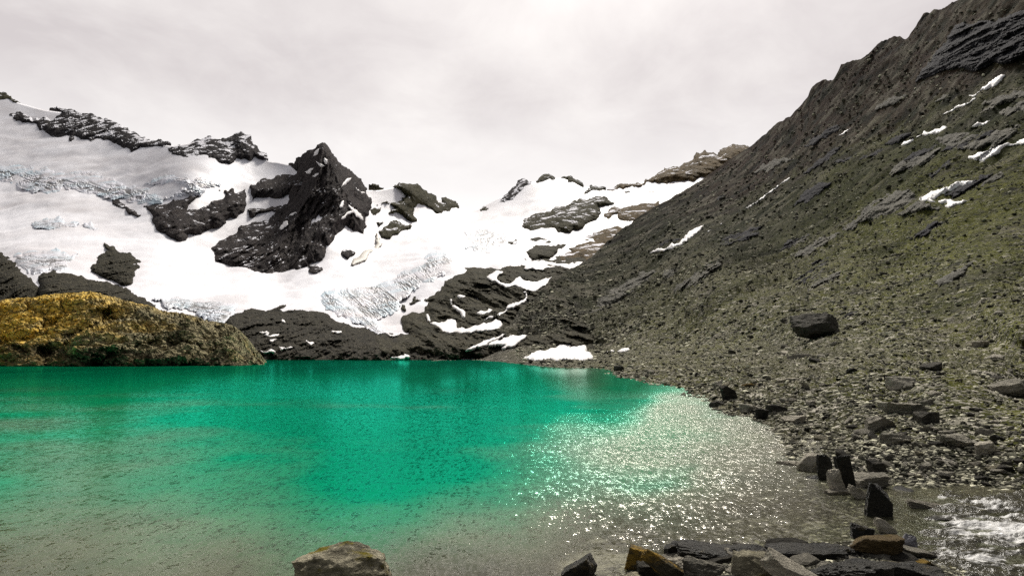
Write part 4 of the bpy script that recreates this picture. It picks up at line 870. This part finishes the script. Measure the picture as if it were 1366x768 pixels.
# nondescript angular stones, larger ones one by one, the rest as loose scree
VAR = [rock_mesh(900 + k, 3, 10, .06, .6) for k in range(10)]
var_me = {}
def var_mesh(k, mk):
    if (k, mk) not in var_me:
        o = mesh_np('stone', VAR[k][0], VAR[k][1], _mat_of[mk], False); var_me[(k, mk)] = o.data; bpy.data.objects.remove(o)
    return var_me[(k, mk)]
def shore_in(px, py):
    P = hill_point(px, py); return P, P[:, 2] > (-.03 if py.min() < 600 else -.17)
ZONES = [('angular grey stone among the loose rubble by the outlet sill', 'loose rubble by the outlet sill', (1080, 1366, 570, 650), 90, (9, 24)),
         ('weathered grey stone half sunk in the mossy flat', 'stones on the mossy flat', (1080, 1366, 470, 575), 60, (8, 20)),
         ('dark stone in the rubble rim of the lake shore', 'rubble rim of the lake shore', (800, 1080, 492, 560), 50, (6, 16)),
         ('broken slate piece on the near bank', 'slate pieces on the near bank', (850, 1250, 726, 768), 110, (9, 60)),
         ('dark wet stone washed by the stream', 'wet stones in the stream', (1190, 1366, 655, 765), 26, (8, 30)),
         ('mid-sized stone lying on the open scree slope', 'stones on the open scree slope', (900, 1366, 400, 475), 40, (6, 14))]
cnt = 0
for lb, gr, (x0, x1, y0, y1), n, (s0, s1) in ZONES:
    got = 0
    while got < n:
        px, py = rng.uniform(x0, x1, 200), rng.uniform(y0, y1, 200); P, ok = shore_in(px, py)
        for k in range(200):
            if not ok[k] or got >= n: continue
            s = s0 + (s1 - s0) * rng.random() ** 2.2; d = P[k, 1]; W = s * d / F / 2
            if gr == 'wet stones in the stream': mk = 'wet'
            else: mk = rng.choice(['grey', 'dark', 'pale', 'moss'], p=[.45, .32, .13, .10])
            o = bpy.data.objects.new('stone', var_mesh(int(rng.integers(10)), str(mk))); COL.objects.link(o)
            hh = W * (rng.uniform(.12, .3) if y1 == 768 else rng.uniform(.28, .6)); o.location = (P[k, 0], P[k, 1], P[k, 2] + hh * .35)
            o.scale = (W, W * rng.uniform(.6, .9), hh); o.rotation_euler = (rng.normal() * .2, rng.normal() * .2, rng.uniform(0, 6.28))
            tag(o, lb, 'stone', gr); got += 1

def scree(n=70000):
    # low angular stones in one mesh: nobody could count them
    bm = bmesh.new(); bmesh.ops.create_icosphere(bm, subdivisions=1, radius=1)
    I = np.array([v.co[:] for v in bm.verts]); IF = np.array([[v.index for v in f.verts] for f in bm.faces]); bm.free()
    px = rng.uniform(690, 1480, n * 3); py = rng.uniform(10, 770, n * 3) ; 
    ok = py > silf(px) + 3; px, py = px[ok], py[ok]
    P = hill_point(px, py)
    dens = np.interp(py, [0, 200, 330, 430, 480, 640, 800], [.16, .28, .5, .8, 1, 1, .9]); nn = fbm(P / np.clip(P[:, 1:2] / 8, 2, 30), 3) + .5 * hill_streak(P)
    keep = (rng.random(len(px)) < np.clip(dens * (.75 + nn * 1.2), 0, 1)) & (P[:, 2] > -.12)
    qx, qy = project(P)
    for q in SNOWP: keep &= ~inside(np.stack([qx, qy], -1), q)
    px, py, P = px[keep][:n], py[keep][:n], P[keep][:n]; n = len(px)
    s = np.interp(rng.random(n), [0, .6, .9, 1], [1.3, 2.8, 5.2, 9.5]) * np.interp(py, [200, 480, 560, 650], [.8, .95, 1.2, 1.35])
    W = s * P[:, 1] / F / 2; W = np.minimum(W, 1.9)
    jit = 1 + rng.uniform(-.32, .25, (n, len(I), 1)); V = I[None] * jit
    V = V * (W[:, None] * np.stack([np.ones(n), rng.uniform(.5, .9, n), rng.uniform(.3, .65, n)], -1))[:, None]
    a = rng.uniform(0, 6.28, n); t = rng.normal(0, .22, n); c, s_ = np.cos(t)[:, None], np.sin(t)[:, None]
    V = np.stack([V[..., 0] * c + V[..., 2] * s_, V[..., 1], -V[..., 0] * s_ + V[..., 2] * c], -1)
    c, s_ = np.cos(a)[:, None], np.sin(a)[:, None]
    V = np.stack([V[..., 0] * c - V[..., 1] * s_, V[..., 0] * s_ + V[..., 1] * c, V[..., 2]], -1) + P[:, None]
    V[..., 2] += (W * .12)[:, None]
    Fc = (IF[None] + (np.arange(n) * len(I))[:, None, None]).reshape(-1, 3)
    b = rng.random(n) ** 2.3 * np.interp(py, [250, 480], [.46, .64]) + .02; tint = np.stack([b, b * .96, b * .72], -1)
    tag(mesh_np('scree', V.reshape(-1, 3), Fc, MSCREE, False, {'tint': np.repeat(tint, len(I), 0)}), kind='stuff')
scree()

# ------------------------------------------------------------------ daylight
SUN_EL, SUN_AZ = 50, 11
wd = bpy.data.worlds.new('World'); sc.world = wd; wd.use_nodes = True; nt = wd.node_tree; nt.nodes.clear()
def wn(ty, **k):
    x = nt.nodes.new(ty)
    for a, b in k.items(): setattr(x, a, b)
    return x
out = wn('ShaderNodeOutputWorld'); bg = wn('ShaderNodeBackground'); nt.links.new(bg.outputs[0], out.inputs[0]); bg.inputs[1].default_value = .1
sk = wn('ShaderNodeTexSky', sky_type='NISHITA', sun_disc=False, sun_elevation=R(SUN_EL), sun_rotation=R(SUN_AZ))
tc = wn('ShaderNodeTexCoord'); sx = wn('ShaderNodeSeparateXYZ'); nt.links.new(tc.outputs['Generated'], sx.inputs[0])
def wm(op, a, b):
    x = wn('ShaderNodeMath', operation=op)
    for i, v in enumerate((a, b)):
        if isinstance(v, (int, float)): x.inputs[i].default_value = v
        else: nt.links.new(v, x.inputs[i])
    return x.outputs[0]
zz = wm('ADD', wm('MAXIMUM', sx.outputs[2], 0.0), .22)
cv = wn('ShaderNodeCombineXYZ'); nt.links.new(wm('DIVIDE', sx.outputs[0], zz), cv.inputs[0]); nt.links.new(wm('DIVIDE', sx.outputs[1], zz), cv.inputs[1])
def wnoise(s, det, r, w):
    x = wn('ShaderNodeTexNoise'); nt.links.new(cv.outputs[0], x.inputs[0]); x.inputs['Scale'].default_value = s; x.inputs['Detail'].default_value = det; x.inputs['Roughness'].default_value = r; x.inputs['Distortion'].default_value = w
    return x.outputs['Fac']
na = wm('ADD', wm('MULTIPLY', wnoise(1.1, 7, .55, .3), .7), wm('MULTIPLY', wnoise(3.4, 6, .6, .5), .3))
def wramp(f, a, b, ca, cb):
    r = wn('ShaderNodeMapRange'); nt.links.new(f, r.inputs[0]); r.inputs[1].default_value = a; r.inputs[2].default_value = b
    x = wn('ShaderNodeMix', data_type='RGBA'); nt.links.new(r.outputs[0], x.inputs[0])
    for i, c in ((6, ca), (7, cb)):
        if isinstance(c, tuple): x.inputs[i].default_value = (*c, 1)
        else: nt.links.new(c, x.inputs[i])
    return x.outputs[2]
cl = wramp(na, .39, .60, (7.2, 6.6, 6.5), (9.9, 9.35, 9.0))
cl = wramp(sx.outputs[2], .36, .20, cl, (11.0, 10.6, 10.3))       # thin bright cloud low over the pass
cl = wramp(sx.outputs[1], .45, -.35, cl, (2.1, 2.1, 2.25))  # unseen sky behind the camera dimmed to cut the fill light
cl = wramp(sx.outputs[2], .62, .95, cl, (3.4, 3.3, 3.3))  # overhead sky, out of view, dimmed too for deeper contrast
sdir = (math.sin(R(SUN_AZ)) * math.cos(R(SUN_EL)), math.cos(R(SUN_AZ)) * math.cos(R(SUN_EL)), math.sin(R(SUN_EL)))
dt = wn('ShaderNodeVectorMath', operation='DOT_PRODUCT'); nt.links.new(tc.outputs['Generated'], dt.inputs[0]); dt.inputs[1].default_value = sdir
glow = wm('ADD', wm('MULTIPLY', wm('POWER', wm('MAXIMUM', dt.outputs['Value'], 0.0), 70.0), 70.0), wm('MULTIPLY', wm('POWER', wm('MAXIMUM', dt.outputs['Value'], 0.0), 26.0), 7.0))
gc = wn('ShaderNodeVectorMath', operation='SCALE'); gc.inputs[0].default_value = (1, .96, .90); nt.links.new(glow, gc.inputs['Scale'])
ga = wn('ShaderNodeVectorMath', operation='ADD'); nt.links.new(cl, ga.inputs[0]); nt.links.new(gc.outputs[0], ga.inputs[1]); cl = ga.outputs[0]
mx = wn('ShaderNodeMix', data_type='RGBA'); mx.inputs[0].default_value = .93
nt.links.new(sk.outputs[0], mx.inputs[6]); nt.links.new(cl, mx.inputs[7]); nt.links.new(mx.outputs[2], bg.inputs[0])
sd = bpy.data.lights.new('sun', 'SUN'); sd.energy = 4.5; sd.angle = R(9.0); sd.color = (1, .95, .87)
so = bpy.data.objects.new('sun', sd); COL.objects.link(so)
dv = Vector((math.sin(R(SUN_AZ)) * math.cos(R(SUN_EL)), math.cos(R(SUN_AZ)) * math.cos(R(SUN_EL)), math.sin(R(SUN_EL))))
so.rotation_euler = (-dv).to_track_quat('-Z', 'Y').to_euler()
vs = sc.view_settings; vs.view_transform = 'Standard'; vs.look = 'None'; vs.exposure = 0; vs.gamma = 1
sc.cycles.use_denoising = False
sc.cycles.max_bounces = 6; sc.cycles.diffuse_bounces = 2; sc.cycles.glossy_bounces = 2; sc.cycles.transparent_max_bounces = 6
